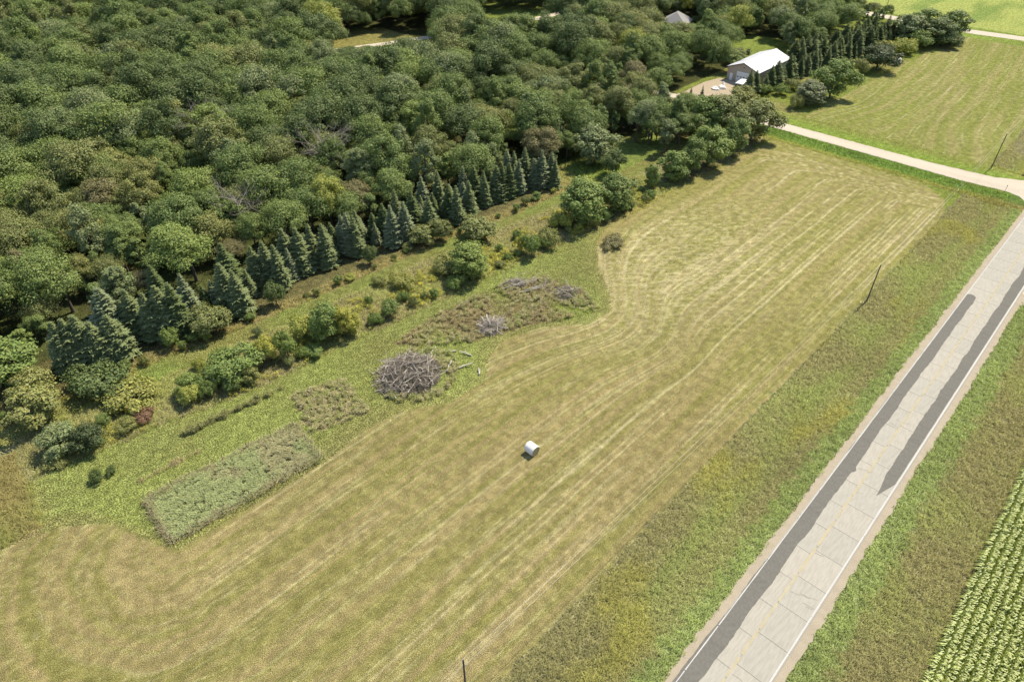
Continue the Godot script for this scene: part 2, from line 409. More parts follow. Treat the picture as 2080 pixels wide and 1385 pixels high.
func ground_color(x0: float, z0: float) -> Color:
	var wob := n_fine.get_noise_2d(x0, z0)
	var wide := n_wide.get_noise_2d(x0, z0)
	var fine := n_fine.get_noise_2d(x0 * 2.3 + 70.0, z0 * 2.3)
	var x := x0 + wob * 0.8
	var z := z0 + n_fine.get_noise_2d(x0 + 300.0, z0) * 0.7
	zone = 0
	var k := 1.0 + fine * 0.3 + wide * 0.2
	var col := Color(0.16, 0.19, 0.05)
	var lawn := Color(0.225, 0.224, 0.08)
	var dry := Color(0.235, 0.20, 0.085)
	var lush := Color(0.205, 0.245, 0.088)
	if z0 > -4.2 and z0 < 4.4:
		col = Color(0.36, 0.29, 0.18)
	elif z0 >= 4.4:
		if z0 > 14.2:
			col = Color(0.10, 0.085, 0.05)
		else:
			var t := smoothstep(6.6, 8.4, z + wob)
			col = lush.lerp(Color(0.225, 0.205, 0.098), t)
			col = col.lerp(Color(0.195, 0.205, 0.075), clampf(t * (wide * 1.6 + fine * 0.5 + 0.2), 0, 1))
	elif x0 > 169.0 and x0 < 190.5 and z0 > -82.0 and z0 <= -4.2:
		# verges of the gravel road
		if x0 < 177.0:
			col = Color(0.21, 0.21, 0.058).lerp(Color(0.125, 0.19, 0.042), smoothstep(170.0, 173.0, x))
			if z0 > -19.0:
				col = col.lerp(Color(0.2, 0.17, 0.07), clampf(0.35 + wide * 1.5, 0, 0.8))
		elif x0 > 181.0:
			col = Color(0.2, 0.27, 0.05).lerp(Color(0.22, 0.24, 0.06), smoothstep(185, 189, x))
		else:
			col = Color(0.4, 0.34, 0.25)
	elif z > -16.0 and x0 < 330.0:
		# foreslope, ditch and backslope of the highway
		var t := smoothstep(-5.9, -7.4, z + wob)
		col = lush.lerp(Color(0.225, 0.208, 0.10), t)
		var green_run := exp(-pow((z + 10.2 + wide * 2.2) / 1.4, 2.0))
		col = col.lerp(Color(0.20, 0.22, 0.08), clampf(t * (green_run * 0.7 + wide * 0.9 + fine * 0.3), 0, 1))
		col = col.lerp(Color(0.25, 0.235, 0.07), clampf(t * (n_wide.get_noise_2d(x0 + 500.0, z0 * 2.0) * 2.2 - 0.25), 0, 0.8))
	elif x < 168.6 and z0 > along(FIELD_EDGE, x0) and z <= -16.0 and not (x > 157.0 and z > -28.0 and Vector2(x - 157.0, z + 28.0).length() > 11.6):
		zone = 1
		return field_color(x0, z0, along(FIELD_EDGE, x0), false)
	elif x0 >= 190.5 and x0 < 309.0 and z0 > -62.0 + 0.04 * (x0 - 200.0) and z0 <= -15.9:
		zone = 2
		return field_color(x0, z0, -64.0, true)
	elif x0 > 326.0 and z0 > -330.0:
		zone = 3
		col = Color(0.34, 0.38, 0.105).lerp(Color(0.21, 0.28, 0.07), clampf(n_wide.get_noise_2d(x0 * 0.35, z0 * 1.1) * 2.5 + 0.15 - 0.9 * smoothstep(345, 335, x0), 0, 1))
		k = 1.0 + fine * 0.12
	elif x0 >= 309.0 and z0 > -60.0:
		col = Color(0.21, 0.27, 0.055)
	elif x0 >= 169.0 or (x0 > 156.0 and z0 > -62.0):
		# banks and yards round the barn
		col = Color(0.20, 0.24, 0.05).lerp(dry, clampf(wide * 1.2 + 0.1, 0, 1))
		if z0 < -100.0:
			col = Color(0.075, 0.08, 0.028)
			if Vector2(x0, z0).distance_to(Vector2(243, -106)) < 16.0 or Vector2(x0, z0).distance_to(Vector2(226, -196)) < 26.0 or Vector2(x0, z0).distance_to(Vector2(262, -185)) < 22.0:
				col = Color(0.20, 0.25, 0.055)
	else:
		var edge := along(FIELD_EDGE, x0)
		var strip := along(STRIP_EDGE, x0)
		var path := along(PATH_LINE, x0)
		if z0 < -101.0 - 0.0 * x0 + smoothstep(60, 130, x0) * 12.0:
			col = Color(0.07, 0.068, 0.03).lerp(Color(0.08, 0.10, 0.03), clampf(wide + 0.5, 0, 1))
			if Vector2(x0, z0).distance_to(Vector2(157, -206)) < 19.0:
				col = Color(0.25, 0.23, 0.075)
		elif z > strip:
			# mown lawn between the strip and the field
			var mow := n_streak.get_noise_2d(x0 * 0.05, (z0 - strip) * 1.1)
			col = lawn.lerp(Color(0.25, 0.24, 0.08), clampf(mow * 1.1 + 0.25 + wide * 0.5, 0, 1))
			col = col.lerp(Color(0.20, 0.24, 0.065), clampf(smoothstep(4.0, 0.5, z0 - edge + 4.5) * 0.6 + wide * 0.6, 0, 0.75))
			if x0 < 2.0 and z0 < -70.0:
				col = col.lerp(dry, clampf(0.6 * smoothstep(1.0, -3.0, x0), 0, 1))
		elif absf(z - path) < 1.7 + 0.5 * smoothstep(60, 20, x0):
			col = Color(0.215, 0.215, 0.068).lerp(Color(0.16, 0.2, 0.05), clampf(wide * 1.4 + 0.3, 0, 1))
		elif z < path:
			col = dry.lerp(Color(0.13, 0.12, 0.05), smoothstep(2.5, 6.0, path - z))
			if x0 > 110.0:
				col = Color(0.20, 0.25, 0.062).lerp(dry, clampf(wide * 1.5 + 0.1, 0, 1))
		else:
			# rough meadow under the shrubs
			col = Color(0.255, 0.23, 0.115).lerp(Color(0.225, 0.23, 0.085), clampf(0.45 + wide * 1.3, 0, 1))
		if x0 < 1.2 and z0 < -66.0 and z0 > -84.5 and z > -86.0:
			if x0 < -1.5 + (z0 + 76.0) * -0.12:
				col = dry.lerp(Color(0.15, 0.18, 0.05), clampf(wide * 1.8 + 0.1, 0, 1))
		var p := Vector2(x, z)
		if x0 > 28.0 and x0 < 39.0 and z0 < -55.0 and z0 > -67.5 and inside(p, PLOT_PATCH):
			col = Color(0.24, 0.215, 0.10)
		elif x0 > 7.0 and x0 < 28.0 and z0 < -53.0 and z0 > -64.0 and inside(Vector2(x0, z0), GARDEN):
			col = Color(0.17, 0.18, 0.085)
		elif x0 > 47.0 and x0 < 83.0 and z0 < -46.0 and inside(p, WEED_PATCH):
			col = Color(0.20, 0.165, 0.08).lerp(Color(0.17, 0.2, 0.05), clampf(wide * 2.0 + 0.35, 0, 1))
	return Color(col.r * k, col.g * k, col.b * k)

func grid_steps(parts: Array) -> PackedFloat32Array:
	var out := PackedFloat32Array()
	for p in parts:
		var a: float = p[0]
		while a < p[1] - 0.001:
			out.append(a)
			a += p[2]
	out.append(parts[-1][1])
	return out

func build_ground() -> void:
	var xs := grid_steps([[-1800, -300, 300], [-300, -60, 30], [-60, -14, 2.0], [-14, 180, 0.55], [180, 330, 1.2], [330, 440, 4.0], [440, 800, 40], [800, 2400, 400]])
	var zs := grid_steps([[-2400, -800, 400], [-800, -420, 40], [-420, -110, 4.0], [-110, -76, 0.6], [-76, -66, 0.25], [-66, -16, 0.165], [-16, -12, 0.25], [-12, 30, 0.5], [30, 60, 5], [60, 240, 45], [240, 1800, 260]])
	var nx := xs.size()
	var nz := zs.size()
	var v := PackedVector3Array(); var nrm := PackedVector3Array(); var c := PackedColorArray(); var uv := PackedVector2Array(); var uv2 := PackedVector2Array()
	var count := nx * nz
	v.resize(count); nrm.resize(count); c.resize(count); uv.resize(count); uv2.resize(count)
	var zones := PackedByteArray()
	zones.resize(count)
	var i := 0
	for iz in nz:
		var z := zs[iz]
		for ix in nx:
			var x := xs[ix]
			var y := height(x, z)
			v[i] = Vector3(x, y, z)
			nrm[i] = Vector3(y - height(x + 0.5, z), 0.5, y - height(x, z + 0.5)).normalized()
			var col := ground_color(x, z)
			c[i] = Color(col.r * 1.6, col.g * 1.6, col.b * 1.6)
			zones[i] = zone
			uv[i] = Vector2(x, z)
			uv2[i] = Vector2(x * 0.8 + z * 0.6, z * 0.8 - x * 0.6)
			i += 1
	var fine := noise_tex(0.045, 5, 0.62, 0.52, 1.0, 11)
	var coarse := noise_tex(0.03, 5, 0.6, 0.86, 1.0, 12)
	var stub := noise_tex(0.075, 5, 0.75, 0.55, 1.0, 13)
	var gm := [grain_paint("turf", 13.0, fine, 57.0, coarse, 9.0, 0.92), grain_paint("hay_stubble", 11.0, stub, 61.0, coarse, 6.0, 0.93), null, grain_paint("crop_sward", 17.0, fine, 57.0, coarse, 6.0, 0.92)]
	gm[2] = gm[1]
	var names := ["ground", "hay_field", "hay_field", "crop_field"]
	for zn in 4:
		var idx := PackedInt32Array()
		for iz in nz - 1:
			for ix in nx - 1:
				var a := iz * nx + ix
				if zones[a] != zn:
					continue
				idx.append(a); idx.append(a + 1); idx.append(a + nx + 1)
				idx.append(a); idx.append(a + nx + 1); idx.append(a + nx)
		# keep only the vertices this piece uses
		var map := PackedInt32Array()
		map.resize(count)
		map.fill(-1)
		var vv := PackedVector3Array(); var nn := PackedVector3Array(); var cc := PackedColorArray(); var u1 := PackedVector2Array(); var u2 := PackedVector2Array()
		for j in idx.size():
			var o := idx[j]
			if map[o] < 0:
				map[o] = vv.size()
				vv.append(v[o]); nn.append(nrm[o]); cc.append(c[o]); u1.append(uv[o]); u2.append(uv2[o])
			idx[j] = map[o]
		var arr := []
		arr.resize(Mesh.ARRAY_MAX)
		arr[Mesh.ARRAY_VERTEX] = vv; arr[Mesh.ARRAY_NORMAL] = nn; arr[Mesh.ARRAY_COLOR] = cc
		arr[Mesh.ARRAY_TEX_UV] = u1; arr[Mesh.ARRAY_TEX_UV2] = u2; arr[Mesh.ARRAY_INDEX] = idx
		var m := ArrayMesh.new()
		m.add_surface_from_arrays(Mesh.PRIMITIVE_TRIANGLES, arr)
		m.surface_set_material(0, gm[zn])
		structure(names[zn], m)

# a flat strip of surface along x (edges given per step), following nothing but its own height
func strip_x(xs: PackedFloat32Array, lo: PackedFloat32Array, hi: PackedFloat32Array, y: float, tone: float) -> Builder:
	var b := Builder.new()
	for i in xs.size():
		var s := tone * (1.0 + 0.10 * n_fine.get_noise_2d(xs[i] * 1.7, lo[i] * 9.0))
		for zz in [lo[i], hi[i]]:
			b.v.append(Vector3(xs[i], y, zz)); b.n.append(Vector3.UP); b.c.append(Color(s, s, s)); b.uv.append(Vector2(xs[i], zz))
	for i in xs.size() - 1:
		var a := i * 2
		b.idx.append(a); b.idx.append(a + 2); b.idx.append(a + 3)
		b.idx.append(a); b.idx.append(a + 3); b.idx.append(a + 1)
	return b

func surface_paint(called: String, r: float, g: float, b: float, tile: float, tex: Texture2D, relief: float) -> StandardMaterial3D:
	var m := grain_paint(called, tile, tex, 1.0, null, relief)
	m.albedo_color = lin(r, g, b)
	return m

func build_roads() -> void:
	var conc := noise_tex(0.012, 6, 0.6, 0.945, 1.0, 21, 1024, 0.25, 0.7)
	var grav := noise_tex(0.07, 5, 0.68, 0.72, 1.0, 22)
	var m_conc := surface_paint("worn_concrete", 0.365, 0.345, 0.295, 9.0, conc, 0.2)
	m_conc.uv1_scale = Vector3(1.0 / 26.0, 1.0 / 4.3, 1.0)
	var m_asph := surface_paint("asphalt_patch", 0.15, 0.142, 0.123, 7.0, conc, 0.2)
	var m_grav := surface_paint("pale_gravel", 0.66, 0.58, 0.46, 6.0, grav, 3.0)
	var m_shoulder := surface_paint("tan_gravel", 0.48, 0.41, 0.305, 5.0, grav, 3.0)
	var m_white := surface_paint("white_line_paint", 0.64, 0.63, 0.60, 5.0, grav, 0.1)
	var m_yellow := surface_paint("faded_yellow_paint", 0.54, 0.475, 0.31, 2.0, grav, 0.1)
	var m_joint := paint("joint_filler", lin(0.27, 0.245, 0.20), 1.0)
	# shoulders
	for side in [-1, 1]:
		var xs := PackedFloat32Array(); var lo := PackedFloat32Array(); var hi := PackedFloat32Array()
		var x := -40.0
		while x < 420.0:
			var w := 4.3 + 0.3 * n_fine.get_noise_2d(x * 1.3, side * 40.0) + 0.25 * n_wide.get_noise_2d(x, side * 90.0) + (0.15 if side > 0 else 0.0)
			if side > 0 and x > 127 and x < 180:
				w += 3.6 * bump(x, 135, 170, 6.0)
			xs.append(x)
			lo.append(3.4 * side if side > 0 else -w); hi.append(w if side > 0 else -3.4)
			x += 0.5 if x < 200 else 2.0
		structure("road_shoulder", strip_x(xs, lo, hi, 0.02, 0.95).mesh(m_shoulder))
	# slabs of the highway, with open joints
	var road := Node3D.new()
	road.name = numbered("road")
	road.set_meta("kind", "structure")
	add_child(road)
	var bed := Builder.new()
	bed.box(Vector3(190, -0.005, 0.1), Vector3(460, 0.06, 7.2), Color.WHITE)
	part("road_bed", bed.mesh(m_joint), road)
	var tones := []
	for t in [0.94, 0.96, 1.0, 0.98]:
		var sb := Builder.new()
		var L := 4.57; var W := 3.53; var e := 0.01; var g := 0.011
		var cc := Color(t, t * (0.985 if t > 0.97 else 1.0), t * (0.97 if t > 0.97 else 0.99))
		var hx := L / 2 - g; var hz := W / 2 - g
		var top := [Vector3(-hx + e, 0.06, -hz + e), Vector3(hx - e, 0.06, -hz + e), Vector3(hx - e, 0.06, hz - e), Vector3(-hx + e, 0.06, hz - e)]
		var low := [Vector3(-hx, 0.027, -hz), Vector3(hx, 0.027, -hz), Vector3(hx, 0.027, hz), Vector3(-hx, 0.027, hz)]
		sb.quad(top[0], top[1], top[2], top[3], Vector3.UP, cc)
		for k in 4:
			var q := (k + 1) % 4
			sb.flat(low[k], low[q], top[q], top[k], cc)
		for p in sb.v:
			sb.uv.append(Vector2(p.x + t * 170.0, p.z + t * 310.0))
		tones.append(sb.mesh(m_conc))
	rng.seed = 5
	for lane in [-1, 1]:
		for k in 62:
			var o := part("concrete_slab", tones[rng.randi() % 4], road)
			o.position = Vector3(-18.0 + k * 4.57 + (0.9 if lane > 0 else 0.0), rng.randf_range(-0.004, 0.004), 0.05 + lane * 1.765)
	var far_x := PackedFloat32Array([270, 330, 420]); 
	part("far_pavement", strip_x(far_x, PackedFloat32Array([-3.5, -3.5, -3.5]), PackedFloat32Array([3.6, 3.6, 3.6]), 0.062, 0.95).mesh(m_conc), road)
	# asphalt overlays
	var xs := PackedFloat32Array(); var lo := PackedFloat32Array(); var hi := PackedFloat32Array()
	var x := -30.0
	while x <= 127.9:
		var cut := smoothstep(127.9, 127.0, x)
		xs.append(x)
		lo.append(-2.5 - (0.82 + 0.16 * n_wide.get_noise_2d(x * 3.0, 11.0) + 0.06 * n_fine.get_noise_2d(x * 3.0, 11.0)) * cut - 0.25 * (1.0 - smoothstep(30, 60, x)))
		hi.append(-2.5 + (0.86 + 0.22 * n_wide.get_noise_2d(x * 3.0, 77.0) + 0.07 * n_fine.get_noise_2d(x * 3.0, 77.0) + (0.25 if absf(x - 73.2) < 0.4 else 0.0)) * cut)
		x += 0.4
	part("asphalt_patch", strip_x(xs, lo, hi, 0.069, 1.0).mesh(m_asph), road)
	xs.clear(); lo.clear(); hi.clear()
	x = 71.0
	while x < 268.0:
		var grow := smoothstep(71.0, 76.5, x)
		xs.append(x)
		lo.append(lerpf(2.2, 1.72 + 0.24 * n_wide.get_noise_2d(x * 3.0, 31.0) + 0.08 * n_fine.get_noise_2d(x * 3.0, 31.0), grow))
		hi.append(minf(3.26, 2.2 + 0.3 * (x - 71.0)) + 0.03 * n_fine.get_noise_2d(x, 3.0))
		x += 0.4
	part("asphalt_patch", strip_x(xs, lo, hi, 0.069, 1.0).mesh(m_asph), road)
	# painted lines, worn
	for ln in [[3.42, 0.085, 1.0, 0], [-3.28, 0.055, 0.6, 1], [0.03, 0.115, 0.75, 2]]:
		var seg := -20.0
		while seg < 300.0:
			var ll := 14.0 if ln[3] == 0 else rng.randf_range(3.0, 14.0) if ln[3] == 1 else rng.randf_range(2.2, 5.5)
			var gap := 0.02 if ln[3] == 0 else rng.randf_range(0.04, 0.25) if ln[3] == 1 else rng.randf_range(0.12, 0.5)
			xs.clear(); lo.clear(); hi.clear()
			var s := 0.0
			while s <= ll:
				var wn: float = ln[1] * (1.0 + (0.5 if ln[3] else 0.1) * n_fine.get_noise_2d((seg + s) * 4.0, ln[0] * 30.0))
				xs.append(seg + s)
				lo.append(ln[0] - wn); hi.append(ln[0] + wn)
				s += ll / 8.0
			part("centre_line" if ln[3] == 2 else "edge_line", strip_x(xs, lo, hi, 0.075, 0.95).mesh(m_yellow if ln[3] == 2 else m_white), road)
			seg += ll + gap
	# dark tar seals over random cracks
	var tar := Builder.new()
	for k in 26:
		var cx := rng.randf_range(30, 150)
		var cz := rng.randf_range(-1.5, 3.2)
		var d := Vector3(rng.randf_range(-0.5, 0.5), 0, 1).normalized()
		var p := Vector3(cx, 0.0715, cz)
		for j in rng.randi_range(4, 9):
			var q := p + d * 0.25 + Vector3(rng.randf_range(-0.08, 0.08), 0, 0)
			var sd := Vector3(0.012, 0, 0)
			if absf(q.z) < 3.3:
				tar.quad(p - sd, p + sd, q + sd, q - sd, Vector3.UP, Color.WHITE)
			p = q
	part("tar_seal", tar.mesh(paint("tar", lin(0.17, 0.15, 0.12), 0.9)), road)
	# gravel side road with its flared mouth
	var gb := Builder.new()
	var z := -3.7
	var rows := 0
	while z > -98.0:
		var a := gravel_left(z) + 0.25 * n_fine.get_noise_2d(z * 1.5, 5.0)
		var b := gravel_right(z) + 0.25 * n_fine.get_noise_2d(z * 1.5, 55.0)
		for t in 9:
			var xx := lerpf(a, b, t / 8.0)
			var sh := 0.93 + 0.10 * n_wide.get_noise_2d(xx * 6.0, z * 0.6)
			gb.v.append(Vector3(xx, 0.032, z)); gb.n.append(Vector3.UP); gb.c.append(Color(sh, sh, sh)); gb.uv.append(Vector2(xx, z))
		rows += 1
		z -= 0.6
	for r in rows - 1:
		for t in 8:
			var a := r * 9 + t
			gb.idx.append_array(PackedInt32Array([a, a + 1, a + 10, a, a + 10, a + 9]))
	structure("gravel_road", gb.mesh(m_grav))
	poly_sheet("gravel_yard", YARD, 0.045, surface_paint("yard_gravel", 0.50, 0.41, 0.29, 6.0, grav, 3.0))
	lane_sheet("driveway", [Vector2(180, -96), Vector2(178, -108), Vector2(168, -128), Vector2(150, -150)], 3.6, m_grav)
	lane_sheet("driveway", [Vector2(110, -218), Vector2(140, -209), Vector2(157, -203), Vector2(180, -196.5), Vector2(205, -190.5), Vector2(222, -188), Vector2(250, -187)], 4.0, m_grav)
	poly_sheet("gravel_yard", [Vector2(250, -196), Vector2(252, -182), Vector2(262, -174), Vector2(276, -180), Vector2(272, -198)], 0.04, m_grav)
	lane_sheet("gravel_road", [Vector2(323, -330), Vector2(321, -200), Vector2(319.5, -90), Vector2(318, -60), Vector2(320.5, -38), Vector2(322, 0), Vector2(324, 120)], 6.4, m_grav)
	poly_sheet("field_entrance", [Vector2(134, 3.8), Vector2(134, 8.5), Vector2(140, 12), Vector2(168, 12), Vector2(172, 8.5), Vector2(172, 3.8)], 0.03, m_grav)

func poly_sheet(called: String, poly: Array, y: float, mat: Material) -> void:
	var b := Builder.new()
	for p in poly:
		b.v.append(Vector3(p.x, y, p.y)); b.n.append(Vector3.UP); b.c.append(Color(0.95, 0.95, 0.95)); b.uv.append(p)
	b.idx = Geometry2D.triangulate_polygon(PackedVector2Array(poly))
	structure(called, b.mesh(mat))

func lane_sheet(called: String, line: Array, width: float, mat: Material) -> void:
	var curve := Curve3D.new()
	for i in line.size():
		var t: Vector2 = (line[mini(i + 1, line.size() - 1)] - line[maxi(i - 1, 0)]) / 6.0
		curve.add_point(Vector3(line[i].x, 0, line[i].y), Vector3(-t.x, 0, -t.y), Vector3(t.x, 0, t.y))
	var b := Builder.new()
	var L := curve.get_baked_length()
	var k := int(L / 1.5)
	for i in k + 1:
		var p := curve.sample_baked(L * i / k)
		var q := curve.sample_baked(minf(L, L * i / k + 0.5)) - curve.sample_baked(maxf(0, L * i / k - 0.5))
		var s := Vector3(-q.z, 0, q.x).normalized() * width * 0.5
		for e in [-1.0, 1.0]:
			var r: Vector3 = p + s * e * (1.0 + 0.08 * n_fine.get_noise_2d(p.x, p.z + e * 60.0))
			b.v.append(Vector3(r.x, 0.036, r.z)); b.n.append(Vector3.UP); b.c.append(Color(0.95, 0.95, 0.95)); b.uv.append(Vector2(r.x, r.z))
	for i in k:
		b.idx.append_array(PackedInt32Array([i * 2, i * 2 + 2, i * 2 + 3, i * 2, i * 2 + 3, i * 2 + 1]))
	structure(called, b.mesh(mat))

# ---------------------------------------------------------------- plants
var leaf_mats := {}
var bark: StandardMaterial3D
var broad := []      # [crown mesh, trunk mesh, height, radius]
var bushes := []
var edge_trees := []
var spruces := []
var bare := []

func leaf_tone() -> Color:
	var t := rng.randf_range(0.55, 1.0)
	var y := rng.randf()
	return Color(t * (0.86 + 0.14 * y), t * (0.90 + 0.1 * rng.randf()), t * (0.72 + 0.28 * rng.randf()))

# Broadleaf crown: leaf sprays on the shells of many overlapping limb-end clumps. Unit: metres, base at 0.
func make_broadleaf(sd: int, h: float, r: float, low: float, clumps: int, leaves: int, size: float, skirt: float, conic := 0.0) -> Array:
	rng.seed = sd
	var cr := Builder.new()
	var tk := Builder.new()
	var mid := (h + low) * 0.5
	var half := (h - low) * 0.5
	var cs := []
	var rs := []
	var lop := Vector3(rng.randfn(), 0, rng.randfn()) * r * 0.16
	var bulge := rng.randf() * TAU
	for k in clumps:
		var a := TAU * (k * 0.618034) + rng.randf_range(-0.5, 0.5)
		var up := lerpf(-skirt, 0.97, (k + rng.randf()) / clumps)
		var flat := sqrt(maxf(0.0, 1.0 - up * up))
		var reach := rng.randf_range(0.5, 1.0) * (1.0 + 0.18 * cos(2.0 * a + bulge))
		if rng.randf() < 0.2:
			reach *= 0.6
		var narrow := 1.0 - conic * clampf(up * 0.5 + 0.5, 0, 1)
		var rad := r * lerpf(0.15, 0.40, pow(rng.randf(), 1.5)) * (1.0 - 0.2 * conic)
		cs.append(lop * (0.5 + 0.5 * up) + Vector3(cos(a) * flat * r * reach * narrow, mid + up * (half - rad * 0.5) * rng.randf_range(0.72, 1.06), sin(a) * flat * r * reach * narrow))
		rs.append(rad)
	var weight := []
	var total := 0.0
	for q in rs:
		total += q * q
		weight.append(total)
	for i in leaves:
		var pick := rng.randf() * total
		var k := 0
		while weight[k] < pick:
			k += 1
		var d := Vector3(rng.randfn(), rng.randfn() * 0.8 + 0.35, rng.randfn()).normalized()
		var rad: float = rs[k] * (0.92 + 0.2 * rng.randfn() if rng.randf() < 0.9 else rng.randf_range(0.3, 0.8))
		var p: Vector3 = cs[k] + Vector3(d.x, d.y * 0.78, d.z) * rad
		var out := (d * 0.7 + Vector3(rng.randfn(), rng.randfn(), rng.randfn()) * 0.42 + (p - Vector3(0, mid - half * 0.3, 0)).normalized() * 0.35 + Vector3(0, 0.25, 0)).normalized()
		var t := out.cross(Vector3(rng.randfn(), rng.randfn(), rng.randfn())).normalized()
		var s := size * rng.randf_range(0.6, 1.35)
		cr.leaf(p, t * s, out.cross(t) * s * rng.randf_range(0.5, 0.8), out, leaf_tone())
	# trunk and limbs
	var tr := clampf(h * 0.022, 0.04, 0.32)
	tk.tube([Vector3(0, -0.15, 0), Vector3(0.02, low * 0.6 + 0.1, 0.02), Vector3(rng.randf_range(-0.2, 0.2), mid, rng.randf_range(-0.2, 0.2)), Vector3(0, h * 0.9, 0)], [tr * 1.3, tr, tr * 0.6, tr * 0.1], 7, Color(0.9, 0.9, 0.9))
	for k in mini(clumps, 14):
		var from := Vector3(0, lerpf(low * 0.7 + 0.1, mid, rng.randf()), 0)
		var bend: Vector3 = from.lerp(cs[k], 0.5) + Vector3(0, -0.06 * h * rng.randf(), 0)
		tk.tube([from, bend, cs[k]], [tr * 0.5, tr * 0.34, tr * 0.1], 5, Color(0.85, 0.85, 0.85))
	return [cr, tk, h, r]

# Spruce: whorls of drooping boughs, each a keeled spray with side twigs.
func make_spruce(sd: int, h: float, r: float) -> Array:
	rng.seed = sd
	var cr := Builder.new()
	var tk := Builder.new()
	tk.tube([Vector3(0, -0.1, 0), Vector3(0, h * 0.5, 0), Vector3(0, h * 0.985, 0)], [0.17, 0.1, 0.012], 6, Color(0.8, 0.8, 0.8))
	var y := 0.25
	var lean := 0.0
	while y < h * 0.985:
		var t := y / h
		var reach := r * pow(1.0 - t, 0.82) * (0.78 + 0.34 * rng.randf()) + 0.10
		if t < 0.1:
			reach *= 0.8 + 2.0 * t
		var boughs := int(clampf(7.0 + reach * 6.0, 5, 20))
		lean += 1.1
		for k in boughs:
			var a := TAU * k / boughs + lean + rng.randf_range(-0.18, 0.18)
			var dir := Vector3(cos(a), 0, sin(a))
			var side := Vector3(-dir.z, 0, dir.x)
			var L := reach * rng.randf_range(0.62, 1.2)
			var droop := lerpf(0.42, -0.4, smoothstep(0.3, 1.0, t)) * L * 0.55
			var p0 := Vector3(0, y + rng.randf_range(-0.1, 0.1), 0)
			var p1 := p0 + dir * L * 0.55 - Vector3(0, droop * 0.75, 0)
			var p2 := p0 + dir * L - Vector3(0, droop * 0.95 - 0.06 * L, 0)
			var w := clampf(L * 0.27, 0.09, 0.42)
			var tone := rng.randf_range(0.5, 0.8)
			var col := Color(tone * 0.94, tone, tone * rng.randf_range(0.8, 0.98))
			var sag := Vector3(0, -w * 0.45, 0)
			for sg in [-1.0, 1.0]:
				var s1: Vector3 = side * w * sg + sag
				var s2: Vector3 = side * w * 0.75 * sg + sag
				var nn: Vector3 = (Vector3.UP * 0.75 + side * sg * 0.45 + dir * 0.5).normalized()
				cr.quad(p0.lerp(p1, 0.25), p1, p1 + s1, p0.lerp(p1, 0.35) + s1 * 0.4, nn, col)
				cr.quad(p1, p2, p2.lerp(p1, 0.25) + s2, p1 + s1, nn, col)
				# side twigs at the outer half
				for j in 3:
					var at := p1.lerp(p2, 0.1 + 0.33 * j)
					var tip: Vector3 = at + (dir * 0.75 + side * sg * rng.randf_range(0.5, 1.0)) * w * rng.randf_range(0.8, 1.35) + Vector3(0, rng.randf_range(-0.08, 0.02), 0)
					var tw := rng.randf_range(0.7, 1.0)
					var cc := Color(tw * 0.94, tw, tw)
					var sw: Vector3 = (dir * 0.5 - side * sg).normalized() * w * 0.24
					cr.quad(at - sw, tip - sw * 0.3, tip + sw * 0.3, at + sw, (Vector3.UP + dir * 0.4 + Vector3(rng.randfn(), 0, rng.randfn()) * 0.25).normalized(), cc)
		y += lerpf(0.44, 0.26, t)
	return [cr, tk, h, r]

func grow_twigs(b: Builder, from: Vector3, dir: Vector3, length: float, rad: float, depth: int, col: Color) -> void:
	var p1 := from + dir * length * 0.5 + Vector3(rng.randfn(), rng.randfn(), rng.randfn()) * length * 0.05
	var p2 := p1 + (dir + Vector3(rng.randfn(), rng.randfn(), rng.randfn()) * 0.16).normalized() * length * 0.5
	b.tube([from, p1, p2], [rad, rad * 0.75, rad * 0.45], 5 if depth > 1 else 3, col, false)
	if depth == 0:
		return
	for k in rng.randi_range(2, 4):
		var nd := (dir + Vector3(rng.randfn(), rng.randfn() * 0.6 + 0.15, rng.randfn()) * 0.55).normalized()
		grow_twigs(b, p1.lerp(p2, rng.randf()), nd, length * rng.randf_range(0.5, 0.8), rad * 0.5, depth - 1, col)

func joined(crown: Builder, trunk: Builder, cm: Material, tm: Material) -> ArrayMesh:
	return trunk.mesh(tm, crown.mesh(cm))

func put_tree(called: String, kind: Array, mat: Material, at: Vector2, size: Vector2, turn: float, label: String, category: String, group := "") -> Node3D:
	var t := thing(called, label, category, Vector3(at.x, height(at.x, at.y), at.y), turn, group)
	t.scale = Vector3(size.x, size.y, size.x)
	part("trunk", kind[1], t)
	part("crown", kind[0], t, mat)
	return t

